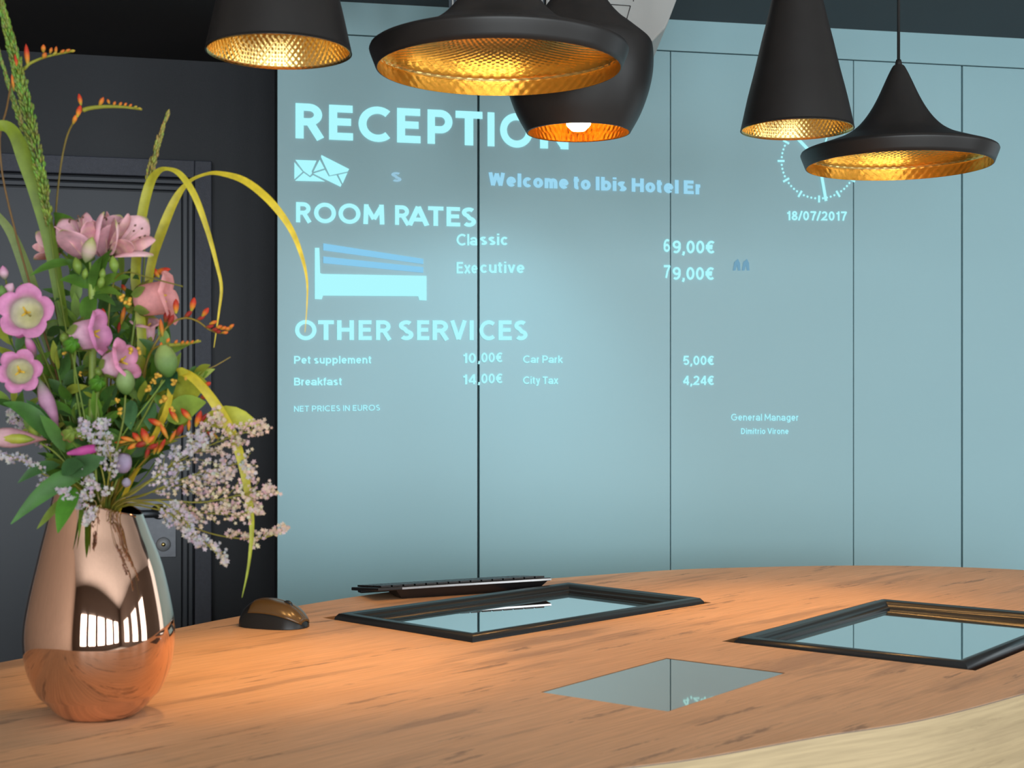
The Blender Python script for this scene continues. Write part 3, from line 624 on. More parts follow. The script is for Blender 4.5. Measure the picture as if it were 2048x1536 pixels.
def lamp(px, py, R, a, prof, label, power, bulb_z, spread=140, glow=6):
    d = F * R / a; c = pix(px, py, d)
    o = empty('pendant_lamp', c, label, 'lamp', 'black pendant lamps over the counter')
    sm = smoothpts(prof[1:], 3)
    mb = MB(); mb.lathe([prof[0]] + sm, 72, c); mb.build('shade', M['lamp_black'], o)
    inner = [(prof[0][0], .0002)] + [(max(.004, r - .0022), z - .0006) for r, z in sm[2:]]
    mb = MB(); mb.lathe(inner, 72, c); mb.build('brass_lining', M['brass'], o)
    top = prof[-1][1]
    mb = MB(); mb.lathe([(.0001, top + .010), (.0045, top + .010), (.0062, top + .004), (.0066, top - .004)], 20, c); mb.build('cap', M['lamp_black'], o)
    mb = MB(); ce = 2.95 if c.y < 2.9 else FT
    mb.tube([c + Vector((0, 0, top + .006)), Vector((c.x, c.y, ce))], .0031, 8); mb.build('cord', M['cord'], o)
    bp = c + Vector((0, 0, bulb_z))
    mb = MB(); mb.lathe([(.0001, -.026), (.011, -.024), (.019, -.016), (.022, -.004), (.020, .008), (.013, .022), (.0115, .034), (.0001, .034)], 24, bp)
    mb.build('bulb', emit('warm_bulb', (1, .72, .40), glow), o)
    mb = MB(); mb.lathe([(.0125, .030), (.0125, .05), (.006, .06), (.004, top - bulb_z - .005)], 16, bp); mb.build('lamp_holder', M['lamp_black'], o)
    l = bpy.data.lights.new('bulb_light', 'SPOT'); l.energy = power; l.color = (1, .52, .16); l.shadow_soft_size = .03; l.spot_size = math.radians(spread); l.spot_blend = 1
    lo = bpy.data.objects.new('bulb_light', l); link(lo, o); lo.location = (0, 0, max(-.012, bulb_z - .060))
BULB = emit('warm_bulb', (1, .62, .25), 5)
lamp(558, 103, .095, 144.5, TALL, 'black conical pendant hanging over the computer mouse', 24, .12, 50)
lamp(998, 139, .18, 258, WIDE, 'large wide-brimmed black pendant partly covering the rounded one', 8, .085)
lamp(1157, 266, .12, 149, FAT, 'black rounded pot-bellied pendant with a glowing bulb at its mouth', 6, .028, 120, 26)
lamp(1594, 258, .095, 111.6, TALL, 'tall black cone pendant hanging in front of the clock', 15, .12, 54)
lamp(1797, 333, .18, 192, WIDE, 'wide-brimmed black pendant on a visible cord beside the tall cone', 9, .085)
# ---------------------------------------------------------------- bouquet: every stem is a thing of its own
BD = vb.y                          # depth of the vase axis
MOUTH = (207, 1030)
PX = BD / F                        # metres per photo pixel at the vase
PINK, DEEP, PALE, WHITE = (.72, .27, .50), (.60, .16, .38), (.80, .50, .62), (.78, .70, .66)
LIT_PINK, GRN, DGRN, LGRN, YGRN = (.80, .36, .36), (.085, .20, .035), (.025, .085, .025), (.20, .36, .09), (.40, .46, .05)
YEL, RED, ORG, BRN = (.72, .56, .05), (.62, .05, .02), (.80, .26, .03), (.20, .10, .04)
def B(px, py, dz=0.0): return pix(px, py, BD + dz)
def root(dx=0, dz=0.0): return B(MOUTH[0] + dx, 1030, dz * .32)
def inside(dx=0, dz=0.0): return B(MOUTH[0] + dx * .5, 1230, dz * .25)
def flower(name, label, cat, dx=0, dz=0.0, group=None): return empty(name, inside(dx, dz), label, cat, group)
def stem_pts(dx, dz, path, n=5): # path: (px, py, dz)
    P = [tuple(inside(dx, dz)), tuple(root(dx, dz))] + [tuple(B(*p)) for p in path]
    return [Vector(p) for p in smoothpts(P, n)]
def stem(o, dx, dz, path, r0=2.6, r1=1.6, col=GRN, name='stem'):
    pts = stem_pts(dx, dz, path); m = len(pts)
    mb = MB(); mb.tube(pts, [(r0 + (r1 - r0) * i / (m - 1)) * PX for i in range(m)], 6, cols=[col] * m)
    mb.build(name, M['leaf'], o); return pts
def lv(mb, a, b, w, dz0=0.0, dz1=0.0, col=GRN, tip=None, sag=.1, nrm=(0, -1, .4), fold=.25):
    mb.leaf(B(*a, dz0), B(*b, dz1), w * PX, sag, nrm, 8, col, fold, tip)
# --- long grass blades and yellow-striped arching leaves: path of (px, py, half width px, dz)
def blade(name, label, cat, path, c0, c1, dx=0, dz=0.0, nrm=(0, -1, 0), fold=.3, twist=0, group=None):
    o = flower(name, label, cat, dx, dz, group)
    P = [(*inside(dx, dz), 3 * PX), (*root(dx, dz), 4 * PX)] + [(*B(x, y, d), w * PX) for x, y, w, d in path]
    P = smoothpts(P, 5); m = len(P)
    cols = [tuple(Vector(c0).lerp(Vector(c1), i / (m - 1))) for i in range(m)]
    mb = MB(); mb.ribbon([p[:3] for p in P], [max(p[3], .0002) for p in P], nrm, fold, cols, twist); mb.build('blade', M['leaf'], o); return o
blade('grass_blade', 'broad green grass blade arching over at the edge of the picture above the bellflowers', 'grass',
      [(165, 860, 9, .03), (128, 640, 11, .02), (100, 480, 14, .01), (75, 385, 16, .0), (52, 320, 16, -.01), (30, 268, 13, -.02), (5, 252, 11, -.03), (-30, 262, 9, -.04)], (.09, .22, .03), (.17, .25, .03), -12, .02)
blade('grass_blade', 'grey-green upright grass blade behind the pink bellflower', 'grass', [(130, 780, 10, .05), (85, 640, 14, .05), (55, 545, 13, .05), (25, 470, 10, .05), (-8, 425, 6, .05)], (.10, .22, .07), (.17, .25, .13), -14, .03)
blade('arching_leaf', 'yellow-green leaf folding over in a tight hook above the alstroemeria', 'leaf',
      [(283, 720, 9, .01), (272, 560, 10, .01), (282, 450, 10, .01), (298, 375, 10, .01), (316, 345, 7, .0), (336, 338, 3.5, -.01), (362, 350, 6, -.015), (390, 392, 6.5, -.02), (415, 460, 5, -.02), (434, 530, 3.5, -.02), (443, 575, 3, -.02), (438, 625, 2, -.02), (428, 695, .6, -.02)], (.20, .30, .04), (.62, .56, .06), 20, .01)
blade('arching_leaf', 'long yellow leaf arching far out in front of the heading panel', 'leaf',
      [(290, 640, 7, .03), (302, 535, 9, .03), (326, 458, 10, .03), (352, 398, 8, .03), (378, 364, 4, .025), (410, 349, 3, .02), (440, 347, 4.5, .01), (490, 362, 7, .0), (540, 402, 7.5, -.01), (580, 455, 6, -.01), (603, 510, 4, -.01), (614, 560, 2.2, -.01), (614, 610, 1.2, -.01), (610, 665, .5, -.01)], (.24, .32, .05), (.80, .66, .05), 26, .02)
blade('arching_leaf', 'yellow-green leaf drooping past the tiny pale blossoms towards the mouse', 'leaf',
      [(330, 830, 6, -.04), (345, 752, 6, -.05), (375, 748, 8, -.055), (412, 782, 9, -.06), (448, 835, 10, -.06), (474, 890, 9, -.06), (490, 950, 8, -.06), (500, 1010, 7, -.06), (504, 1060, 4.5, -.06), (500, 1110, 3, -.06), (494, 1150, 2, -.06), (484, 1195, .5, -.06)], (.60, .50, .05), (.24, .36, .05), 28, -.03)
# --- seeding grass plumes
def plume(label, path, w, n, dx, dz, col):
    o = flower('seeding_grass', label, 'grass', dx, dz)
    pts = stem(o, dx, dz, [p[:3] for p in path], 2.4, 1.0, (.16, .26, .05))
    mb = MB(); P = smoothpts([tuple(B(*p)) for p in path], 30); m = len(P)
    for i in range(n):
        t = (i / n) ** .9; k = int((.28 + .72 * t) * (m - 2)); p = Vector(P[k]); d = (Vector(P[k + 1]) - p).normalized()
        side = Vector((random.uniform(-1, 1), random.uniform(-.6, .6), random.uniform(-.2, .2))) * w * PX * (.35 + .65 * math.sin(PI * min(1, t + .12)))
        c = tuple(q * random.uniform(.7, 1.3) for q in col)
        mb.blob(p + side, d + Vector((side.x, side.y, side.z)) * 60, 13 * PX, 2.7 * PX, 4, [c, tuple(q * 1.3 for q in c)], 3)
    mb.build('seed_head', M['leaf'], o)
plume('tall dense green grass plume rising to the ceiling above the bouquet', [(140, 700, .0), (112, 545, .0), (98, 440, -.01), (76, 320, -.02), (50, 200, -.02), (28, 110, -.02), (6, 20, -.02), (-8, -50, -.02)], 12, 950, -6, -.01, (.16, .27, .07))
plume('slim pale grass plume just behind the tall dense plume', [(110, 560, .03), (85, 430, .03), (60, 300, .03), (25, 195, .03), (-6, 90, .03)], 6, 240, -9, .02, (.19, .29, .10))
plume('short pointed grass plume standing between the hooked yellow leaves', [(282, 600, .03), (290, 430, .03), (300, 350, .03), (315, 290, .03), (338, 222, .03)], 7.5, 190, 12, .02, (.26, .28, .10))
# --- crocosmia sprays: curved stem with a row of buds
def spray(label, path, buds, dx, dz, col=(.16, .15, .04), spike=None):
    o = flower('crocosmia_spray', label, 'flower', dx, dz, 'orange crocosmia sprays')
    stem(o, dx, dz, path, 2.2, 1.7, col)
    if spike:
        a, b_, w = spike; mb = MB(); P = smoothpts([tuple(B(*p)) for p in path], 12); q = P[int(len(P) * a):]
        mb.tube([Vector(p) for p in q], [w * PX * (1 - .55 * i / len(q)) for i in range(len(q))], 6, cols=[(.34, .34, .04)] * len(q)); mb.build('bud_spike', M['petal'], o)
    for bx, by, L, r, ang, kind, z in buds:
        a = math.radians(ang); mb = MB()
        cs = {'r': [YGRN, ORG, RED, RED], 'o': [(.42, .34, .04), ORG, (.70, .12, .03)], 'd': [(.25, .12, .03), (.40, .03, .02), (.36, .03, .02)], 'y': [YGRN, (.62, .36, .05)]}[kind]
        mb.blob(B(bx, by, z), (math.cos(a), -.15, math.sin(a)), L * PX, r * PX, 7, cs, 6, lambda t: math.sin(PI * min(1, t * .9 + .12)) ** .7 * (.55 + .45 * t)); mb.build('bud', M['petal'], o)
spray('crocosmia spray with an upright red bud reaching above the door frame, topmost of all sprays', [(35, 480, .03), (0, 300, .03), (14, 215, .02), (28, 150, .0), (48, 138, -.01), (62, 126, -.01), (95, 113, -.01), (148, 102, -.01)],
      [(54, 110, 44, 7, 92, 'r', -.012), (34, 128, 40, 5, 100, 'r', -.022), (26, 165, 34, 4, 95, 'o', -.022), (87, 97, 16, 6, 85, 'o', -.012), (89, 111, 14, 6, 60, 'o', -.014), (102, 101, 13, 4.5, 70, 'o', -.012), (112, 100, 15, 4, 80, 'o', -.012), (110, 107, 12, 4, 40, 'y', -.014), (125, 103, 12, 4, 30, 'o', -.012), (136, 101, 12, 4, 20, 'o', -.012), (145, 102, 12, 4, 5, 'y', -.012)], -16, .02, (.20, .13, .07), (.45, 1, 4))
spray('crocosmia spray on a bare curved stem above the alstroemeria blooms', [(112, 620, .04), (110, 470, .04), (118, 360, .03), (132, 280, .02), (150, 240, .01), (166, 221, .01), (200, 214, .01), (245, 214, .01), (284, 219, .01)],
      [(160, 199, 24, 6, 98, 'r', .008), (158, 222, 26, 7, 70, 'r', .006), (150, 238, 22, 6, 65, 'o', .008), (203, 203, 20, 6, 60, 'o', .008), (217, 203, 11, 4, 110, 'o', .008), (229, 207, 10, 4, 60, 'o', .008), (241, 208, 10, 4, 50, 'o', .008), (251, 209, 9, 3.6, 50, 'o', .008), (261, 211, 9, 3.4, 40, 'o', .008), (271, 214, 9, 3.4, 20, 'y', .008), (279, 217, 9, 3.4, -10, 'y', .008)], -8, .03, (.20, .17, .06), (.62, 1, 5))
spray('crocosmia spray nodding in front of the door casing with a cluster of orange buds', [(270, 830, -.02), (292, 730, -.02), (318, 675, -.02), (345, 645, -.02), (372, 636, -.02), (396, 643, -.02), (420, 660, -.02), (445, 666, -.02), (464, 655, -.02)],
      [(352, 612, 30, 8, 88, 'r', -.022), (334, 632, 26, 9, 70, 'd', -.02), (342, 640, 26, 7, 60, 'd', -.024), (323, 655, 36, 6, 95, 'o', -.024), (386, 608, 28, 8, 75, 'r', -.022), (377, 628, 22, 6, 40, 'd', -.02), (411, 624, 22, 7, 50, 'r', -.022), (402, 636, 20, 5, 25, 'd', -.02), (427, 645, 18, 5, 20, 'o', -.022), (420, 653, 18, 5, 10, 'd', -.022), (438, 654, 15, 5, 20, 'o', -.026), (447, 656, 14, 5, 20, 'o', -.024), (455, 657, 13, 4.5, 15, 'o', -.022), (463, 652, 13, 4.5, 30, 'o', -.022), (436, 663, 14, 5, -5, 'd', -.026), (450, 665, 14, 4.5, 0, 'o', -.024), (430, 659, 14, 5, 10, 'd', -.028)], 14, -.01, (.24, .20, .04))
spray('short green crocosmia spike with tiny orange buds below the nodding spray', [(280, 800, -.01), (296, 715, -.02), (318, 692, -.03), (345, 690, -.03), (375, 687, -.03), (402, 682, -.03)],
      [(336, 681, 12, 4.5, 60, 'o', -.032), (352, 684, 11, 4, 50, 'o', -.032), (365, 685, 10, 4, 50, 'o', -.032), (374, 685, 10, 3.6, 50, 'o', -.032), (384, 684, 10, 3.4, 40, 'o', -.032), (394, 682, 10, 3.2, 30, 'y', -.032), (322, 689, 10, 4, 70, 'o', -.032)], 16, -.01, (.26, .22, .04), (.55, 1, 4.5))
spray('cluster of fat red crocosmia buds right above the pale blossom sprigs', [(240, 980, -.03), (285, 925, -.04), (330, 885, -.05), (385, 868, -.05), (420, 858, -.05)],
      [(312, 845, 34, 8, 155, 'r', -.062), (328, 862, 34, 6, 115, 'o', -.062), (347, 830, 34, 7, 120, 'r', -.058), (372, 828, 30, 8, 130, 'r', -.058), (397, 837, 34, 8, 70, 'r', -.058), (405, 838, 34, 6, 45, 'd', -.054), (360, 860, 26, 8, 60, 'd', -.06), (378, 850, 22, 5, 85, 'o', -.06), (425, 870, 26, 6, 150, 'r', -.06), (346, 872, 28, 5, 60, 'o', -.06), (323, 892, 34, 6, 60, 'r', -.058), (312, 896, 26, 5, 70, 'o', -.054), (410, 792, 24, 7, 30, 'd', -.05), (415, 768, 16, 6, 20, 'r', -.05), (295, 905, 26, 6, 70, 'd', -.052)], 12, -.03, (.26, .22, .04))
spray('open red and orange crocosmia flowers low in the middle of the bouquet', [(225, 960, -.05), (232, 900, -.06), (255, 888, -.065), (300, 882, -.07)],
      [(290, 872, 34, 10, 110, 'r', -.078), (274, 875, 26, 8, 130, 'r', -.076), (300, 880, 26, 7, 40, 'o', -.078), (255, 878, 30, 6, 165, 'o', -.074), (305, 893, 24, 7, 20, 'd', -.076), (283, 888, 26, 8, 200, 'd', -.078), (242, 884, 26, 4, 185, 'o', -.072), (266, 892, 24, 6, 210, 'o', -.076)], 6, -.04, (.24, .20, .04))
spray('crocosmia spray with scattered red flowers behind the salmon bellflower', [(225, 720, .04), (262, 620, .04), (300, 560, .04), (335, 545, .04)],
      [(326, 541, 34, 8, 10, 'r', .035), (312, 545, 24, 7, 120, 'r', .035), (304, 536, 18, 5, 100, 'r', .035), (214, 560, 18, 6, 160, 'r', .0), (248, 576, 18, 6, 120, 'r', .01), (207, 626, 20, 6, 100, 'r', -.02), (246, 630, 40, 6, 75, 'o', .02), (238, 655, 24, 5, 80, 'd', .02), (133, 690, 40, 6, 75, 'o', .01)], 8, .03, (.26, .22, .04))
# --- bellflowers (campanula)
def bell(o, c, ax, L, R, col=PINK, throat=WHITE, lobes=5, rot=0.0, lobe_out=.42, calyx=True, pist=True, open_=1.0):
    """bell with flared lobes; axis points out of the mouth, c is the mouth centre"""
    ax = Vector(ax).normalized(); Rm = Vector((0, 0, 1)).rotation_difference(ax).to_matrix(); c = Vector(c); n = 60
    prof = [(.002, -.01), (.16, 0), (.42, .06), (.58, .2), (.62, .42), (.63, .62), (.68, .78), (.80, .92), (.97, 1.0), (1.12, 1.0)]
    vs = []; cs = []
    for k, (r, z) in enumerate(prof):
        e = max(0, (z - .62) / .38) if k < 8 else 1.0 + (k - 8) * .12; e = min(e, 1.2)
        for i in range(n):
            a = 2 * PI * i / n; q = (1 - abs(((lobes * (a + rot) / (2 * PI)) % 1) * 2 - 1)) ** .42
            rr = r * R * (1 - e * .24 * (1 - q)) * (open_ if k > 6 else 1); zz = L * (z - e * .16 * (1 - q) + (.03 * math.sin(3 * a + k) if k > 6 else 0))
            if k == 9: zz -= L * .07
            vs.append(c + Rm @ Vector((rr * math.cos(a), rr * math.sin(a), zz - L)))
            t = min(1, max(0, (z - .42) / .45)); tc_ = Vector((.60, .56, .26)).lerp(Vector(throat), min(1, max(0, z) / .30)) if throat is WHITE else Vector(throat)
            cs.append(tuple(tc_.lerp(Vector(col), t)) if k < 9 else tuple(x * 1.05 for x in col))
    fs = [(k * n + i, k * n + (i + 1) % n, (k + 1) * n + (i + 1) % n, (k + 1) * n + i) for k in range(len(prof) - 1) for i in range(n)]
    mb = MB(); mb.add(vs, fs, cs); co = mb.build('bell_bloom', M['petal'], o)
    b0 = c - ax * L
    if pist:
        mb = MB(); mb.tube([b0, c - ax * L * .3], [.0011, .0011], 6, cols=[(.72, .62, .2)] * 2)
        for k in range(3):
            d = Rm @ Vector((math.cos(k * 2.1), math.sin(k * 2.1), .9)); mb.tube([c - ax * L * .34, c - ax * L * .3 + d * .0055], [.0016, .0009], 6, cols=[(.78, .52, .05)] * 2)
        mb.build('pistil', M['petal'], co)
    if calyx:
        mb = MB()
        for k in range(5):
            a = 2 * PI * k / 5 + .4; d = Rm @ Vector((math.cos(a), math.sin(a), 0))
            mb.leaf(b0 + d * R * .50 + ax * L * .02, b0 + d * R * .80 + ax * L * .45, R * .5, .0, tuple(-d), 6, (.14, .26, .07), .2, (.20, .30, .10))
        mb.blob(b0 - ax * .0075, ax, .012, R * .26, 8, [(.13, .26, .06), (.18, .30, .08)], 5); mb.build('calyx', M['leaf'], co)
    return co
def bellflower(label, spots, dx, dz, path):
    o = flower('bellflower', label, 'flower', dx, dz, 'pink bellflowers'); stem(o, dx, dz, path, 3.0, 2.2, (.15, .26, .06))
    for c, ax, L, R, kw in spots: bell(o, B(*c), ax, L * PX, R * PX, **kw)
    return o
bellflower('pink bellflower facing out at the bouquet edge, upper of the two open pale-throated bells', [((49, 622, -.06), (.12, -1, .12), 52, 50, dict(rot=.32))], -18, -.01, [(150, 850, -.01), (100, 740, .0), (60, 640, .005)])
bellflower('pink bellflower with a round scalloped mouth and yellow centre, lower of the two', [((38, 742, -.07), (.24, -1, .02), 50, 39, dict(rot=.1, lobes=6, open_=1.02))], -20, -.02, [(150, 900, -.01), (90, 790, .0), (40, 745, .0)])
bellflower('pink bellflower seen side on beneath the alstroemeria stalk', [((208, 664, -.07), (.985, -.12, .14), 66, 45, dict(rot=.6, throat=PALE))], -2, -.02, [(170, 880, -.03), (150, 760, -.04), (152, 690, -.05)])
bellflower('crumpled pink bellflower tilting down in the middle of the bouquet', [((258, 716, -.08), (.86, -.30, .34), 58, 40, dict(rot=.2, throat=PALE, col=(.74, .29, .45)))], 4, -.03, [(205, 900, -.04), (195, 800, -.05), (208, 745, -.05)])
bellflower('salmon pink bellflower against the door panel, orange light tinted into it', [((346, 592, -.01), (.93, -.02, .14), 78, 52, dict(rot=.5, throat=LIT_PINK, col=LIT_PINK))], 14, .01, [(250, 800, .0), (270, 640, .01), (285, 565, .01)])  # warm light on the bell is put into its petal colour
bellflower('pale pink bellflower with pointed lobes half hidden behind the hooked leaf', [((292, 640, .02), (.12, -.35, .92), 50, 30, dict(rot=.9, throat=PALE, col=(.76, .42, .48), calyx=True))], 12, .02, [(265, 830, .01), (285, 730, .02), (290, 695, .02)])
bellflower('shaded deep pink bellflower behind the open bell', [((34, 662, -.005), (-.1, -.5, -.8), 40, 26, dict(rot=.2, col=DEEP, throat=DEEP, pist=False))], -14, .01, [(140, 820, .02), (80, 700, .02), (45, 640, .01)])
# --- alstroemeria
def alstro_bloom(o, c, ax, s, col=(.74, .36, .44), up=(0, 0, 1)):
    """six-petalled lily-like bloom; s is petal length in metres"""
    ax = Vector(ax).normalized(); c = Vector(c); u = ax.cross(Vector(up)); u = u.normalized() if u.length > .1 else Vector((1, 0, 0)); v = u.cross(ax)
    b0 = c - ax * s * .55
    mb = MB(); mb.tube([b0 - ax * s * .12, b0 + ax * s * .12], [s * .10, s * .13], 8, cols=[GRN, (.45, .30, .12)]); core = mb.build('bloom', M['petal'], o)
    for k in range(6):
        a = k * PI / 3 + .3; d = u * math.cos(a) + v * math.sin(a); inner = k % 2; mb = MB()
        n = 9; pts = []; wid = []; cols = []
        for i in range(n):
            t = i / (n - 1); flare = .10 + (.50 if not inner else .36) * t ** 1.5
            pts.append(b0 + ax * s * (1.02 * t - .22 * t ** 4) + d * s * flare); w_ = (.37 if not inner else .20) * s * (math.sin(PI * min(1, .12 + t * .86)) ** .75)
            wid.append(max(w_, s * .02)); base = Vector(col)
            if inner: cc_ = Vector((.80, .58, .42)).lerp(Vector((.78, .42, .46)), t) if i % 2 else Vector((.62, .28, .28)).lerp(base, t)
            else: cc_ = base.lerp(Vector((.84, .58, .60)), .5 * t) if t < .9 else Vector((.45, .45, .12))
            cols.append(tuple(cc_))
        mb.ribbon(pts, wid, tuple(-d * .8 + ax * .3), -.28, cols); mb.build('petal', M['petal'], core, solid=.0004)
    mb = MB()
    for k in range(5):
        a = k * 1.25; d = (u * math.cos(a) + v * math.sin(a)) * s * .12; mb.tube([b0, b0 + ax * s * .6 + d * .8, b0 + ax * s * .8 + d * 1.3], [.0006, .0005, .0004], 5, cols=[(.75, .5, .45)] * 3); mb.blob(b0 + ax * s * .82 + d * 1.3, ax, .004, .0012, 5, [(.20, .10, .07)] * 2, 4)
    mb.build('stamen', M['petal'], core); return core
o = flower('alstroemeria', 'alstroemeria stem crowned with striped pink lily-like blooms above the bouquet', 'flower', -2, -.02)
stem(o, -2, -.02, [(185, 900, -.03), (185, 760, -.03), (185, 600, -.03), (183, 560, -.03)], 6, 8.5, (.26, .42, .13))
mb = MB()
for a, b_, w in (((184, 575), (120, 560), 26), ((186, 580), (262, 555), 24), ((184, 590), (170, 660), 34), ((190, 570), (225, 500), 22), ((178, 560), (130, 520), 24), ((180, 545), (108, 425), 46), ((150, 525), (60, 552), 20), ((188, 585), (245, 592), 18), ((182, 590), (232, 612), 18), ((178, 590), (205, 512), 22)):
    lv(mb, a, b_, w, -.03, -.05 if b_[0] != 108 else .02, random.choice([(.06, .17, .03), (.09, .21, .04), (.05, .14, .035)]))
mb.build('leaves', M['leaf'], o)
for i, (c, ax, s, col) in enumerate([((160, 462, -.05), (-.22, -.42, .9), 92, (.82, .44, .54)), ((215, 462, -.02), (.08, -.2, 1), 90, (.82, .42, .50)), ((262, 476, -.05), (.72, -.42, .42), 90, (.84, .50, .54)), ((236, 462, .0), (.42, .2, .85), 84, (.80, .42, .50)), ((92, 492, .03), (-.8, .2, .25), 56, (.70, .36, .38))]):
    bl = alstro_bloom(o, B(*c), ax, s * PX, col)
    q = B(*c) - Vector(ax).normalized() * s * PX * .6; mb = MB(); mb.tube([B(183, 570, -.03), q.lerp(B(183, 570, -.03), .4), q], 2.6 * PX, 6, cols=[LGRN] * 3); mb.build('pedicel', M['leaf'], o)
mb = MB(); mb.blob(B(178, 500, -.085), (.35, -.3, .9), 54 * PX, 14 * PX, 10, [LGRN, (.62, .45, .40), (.42, .46, .10)], 8); mb.build('flower_bud', M['petal'], o)
for a, b_ in (((155, 532), 12), ((170, 548), 8), ((228, 530), 12), ((205, 548), 8), ((202, 565), 9)):
    mb = MB(); mb.blob(B(*a, -.055), (random.uniform(-.4, .4), -.1, 1), b_ * 3 * PX, b_ * .8 * PX, 8, [GRN, LGRN, LGRN], 6); mb.build('green_bud', M['leaf'], o)
def bud_stem(name, label, cat, dx, dz, path, buds, group=None):
    o = flower(name, label, cat, dx, dz, group); stem(o, dx, dz, path, 2.4, 1.8, (.17, .25, .06))
    for (c, ax, L, r, cs, shp) in buds:
        mb = MB(); mb.blob(B(*c), ax, L * PX, r * PX, 12, cs, 9, shp); fb = mb.build('flower_bud', M['petal'], o)
        if cs is PB or L > 125:
            mb = MB(); mb.blob(B(c[0], c[1] + 1, c[2] - r * .50 * PX), ax, L * .66 * PX, r * .58 * PX, 10, [(.10, .18, .03), (.34, .44, .08), (.42, .46, .12), (.10, .20, .04)], 8); mb.build('green_stripe', M['leaf'], fb)
    return o
PB = [(.28, .12, .08), (.62, .30, .36), (.70, .42, .46), (.34, .42, .10)]
bud_stem('alstroemeria_bud', 'closed pink and green alstroemeria bud lying level at the bouquet edge', 'flower bud', -20, -.05, [(150, 950, -.06), (110, 905, -.07), (80, 886, -.08)], [((28, 876, -.09), (-1, -.1, .05), 120, 19, PB, lambda t: math.sin(PI * t ** 1.3) ** .9 + .02), ((68, 862, -.07), (-.4, -.1, .8), 34, 10, [LGRN, YGRN, LGRN], None)])
bud_stem('alstroemeria_bud', 'mauve striped alstroemeria bud pointing up beneath the lower bellflower', 'flower bud', -12, -.05, [(160, 960, -.05), (128, 880, -.06), (115, 860, -.06)], [((97, 812, -.055), (-.3, -.1, .95), 116, 15, [(.28, .12, .14), (.55, .25, .40), (.58, .32, .46), (.10, .22, .05)], lambda t: math.sin(PI * t ** 1.1) ** .9 + .02)])
bud_stem('bellflower_bud', 'pair of small pale pink buds at the very edge above the open bellflower', 'flower bud', -24, .0, [(140, 850, .02), (60, 660, .02), (20, 590, .01), (12, 560, .0)], [((8, 546, -.01), (-.1, -.2, 1), 30, 9, [GRN, PALE, PINK], None), ((18, 578, -.01), (.5, -.2, .6), 30, 10, [LGRN, PALE, PALE], None), ((4, 585, -.02), (0, -.2, 1), 30, 10, [GRN, LGRN, LGRN], None)])
bud_stem('bellflower_bud', 'mauve bud hanging between the two open pink bellflowers', 'flower bud', -12, -.02, [(150, 900, -.02), (100, 780, -.03), (78, 730, -.03), (66, 705, -.03)], [((62, 694, -.04), (-.3, -.2, .9), 52, 9, [GRN, DEEP, PALE], None)])
bud_stem('bellflower_bud', 'large ribbed green bud beside the middle crocosmia spray', 'flower bud', 10, -.05, [(235, 930, -.05), (290, 830, -.06), (325, 760, -.07)], [((332, 722, -.075), (-.15, -.2, 1), 62, 22, [GRN, (.20, .32, .10), (.34, .42, .12)], lambda t: math.sin(PI * min(1, t * .92 + .04)) ** .6)])
bud_stem('bellflower_bud', 'pale green bud under the crumpled pink bellflower', 'flower bud', 4, -.07, [(220, 950, -.07), (245, 850, -.08), (251, 790, -.08)], [((251, 764, -.085), (.0, -.3, 1), 48, 18, [GRN, (.24, .36, .12), (.36, .46, .20)], lambda t: math.sin(PI * min(1, t * .92 + .04)) ** .6)])
bud_stem('flower_petal_spike', 'slim magenta petal poking out above the pale blossoms at the vase mouth', 'flower', -4, -.08, [(195, 985, -.09), (190, 920, -.1), (186, 905, -.1)], [((163, 902, -.105), (-.95, -.1, -.18), 52, 9, [(.45, .05, .26), (.62, .10, .36), (.55, .10, .34)], lambda t: .3 + .7 * math.sin(PI * (.3 + .7 * t)))])
bud_stem('scabious', 'small lilac flower tucked deep above the vase mouth', 'flower', 8, -.06, [(225, 985, -.06), (240, 945, -.06)], [((246, 926, -.07), (.2, -.4, .8), 40, 17, [(.28, .22, .30), (.42, .32, .48), (.46, .38, .52)], lambda t: .6 + .4 * math.sin(PI * t) if .02 < t < .98 else .02), ((253, 965, -.065), (.2, -.4, .8), 22, 9, [(.42, .36, .46)] * 2, None)])
# ribbed green seed pods
for i, (c, lab, dx) in enumerate([((143, 690), 'ribbed round green seed pod next to the side-on bellflower', -6), ((194, 767), 'ribbed round green seed pod below the crumpled bellflower', 0), ((140, 868), 'pinkish green seed pod pair in the lower bouquet', -10)]):
    o = flower('seed_pod', lab, 'seed pod', dx, -.06); stem(o, dx, -.06, [(190, 950, -.07), ((c[0] + 190) / 2, (c[1] + 950) / 2, -.08), (c[0], c[1] + 10, -.08)], 1.8, 1.4, (.14, .24, .05))
    for k in range(1 if i < 2 else 2):
        mb = MB(); cc_ = B(c[0] + k * 24, c[1] - k * 4, -.09); n = 30
        prof = [(max(1e-5, math.sin(PI * t) ** .7), math.cos(PI * t)) for t in [j / 10 for j in range(11)]]
        mb.lathe([(r * 14 * PX, z * 17 * PX) for r, z in prof], n, cc_, (.5, -.7, .3), cols=[(.07, .24, .03)] * 11 if i < 2 else [(.18, .30, .08)] * 6 + [(.55, .30, .26)] * 5)
        cen = cc_
        for q_ in range(len(mb.v)):
            a = 2 * PI * (q_ % n) / n; mb.v[q_] = cen + (mb.v[q_] - cen) * (1 + .14 * math.sin(6 * a))
        mb.build('pod', M['leaf'], o)
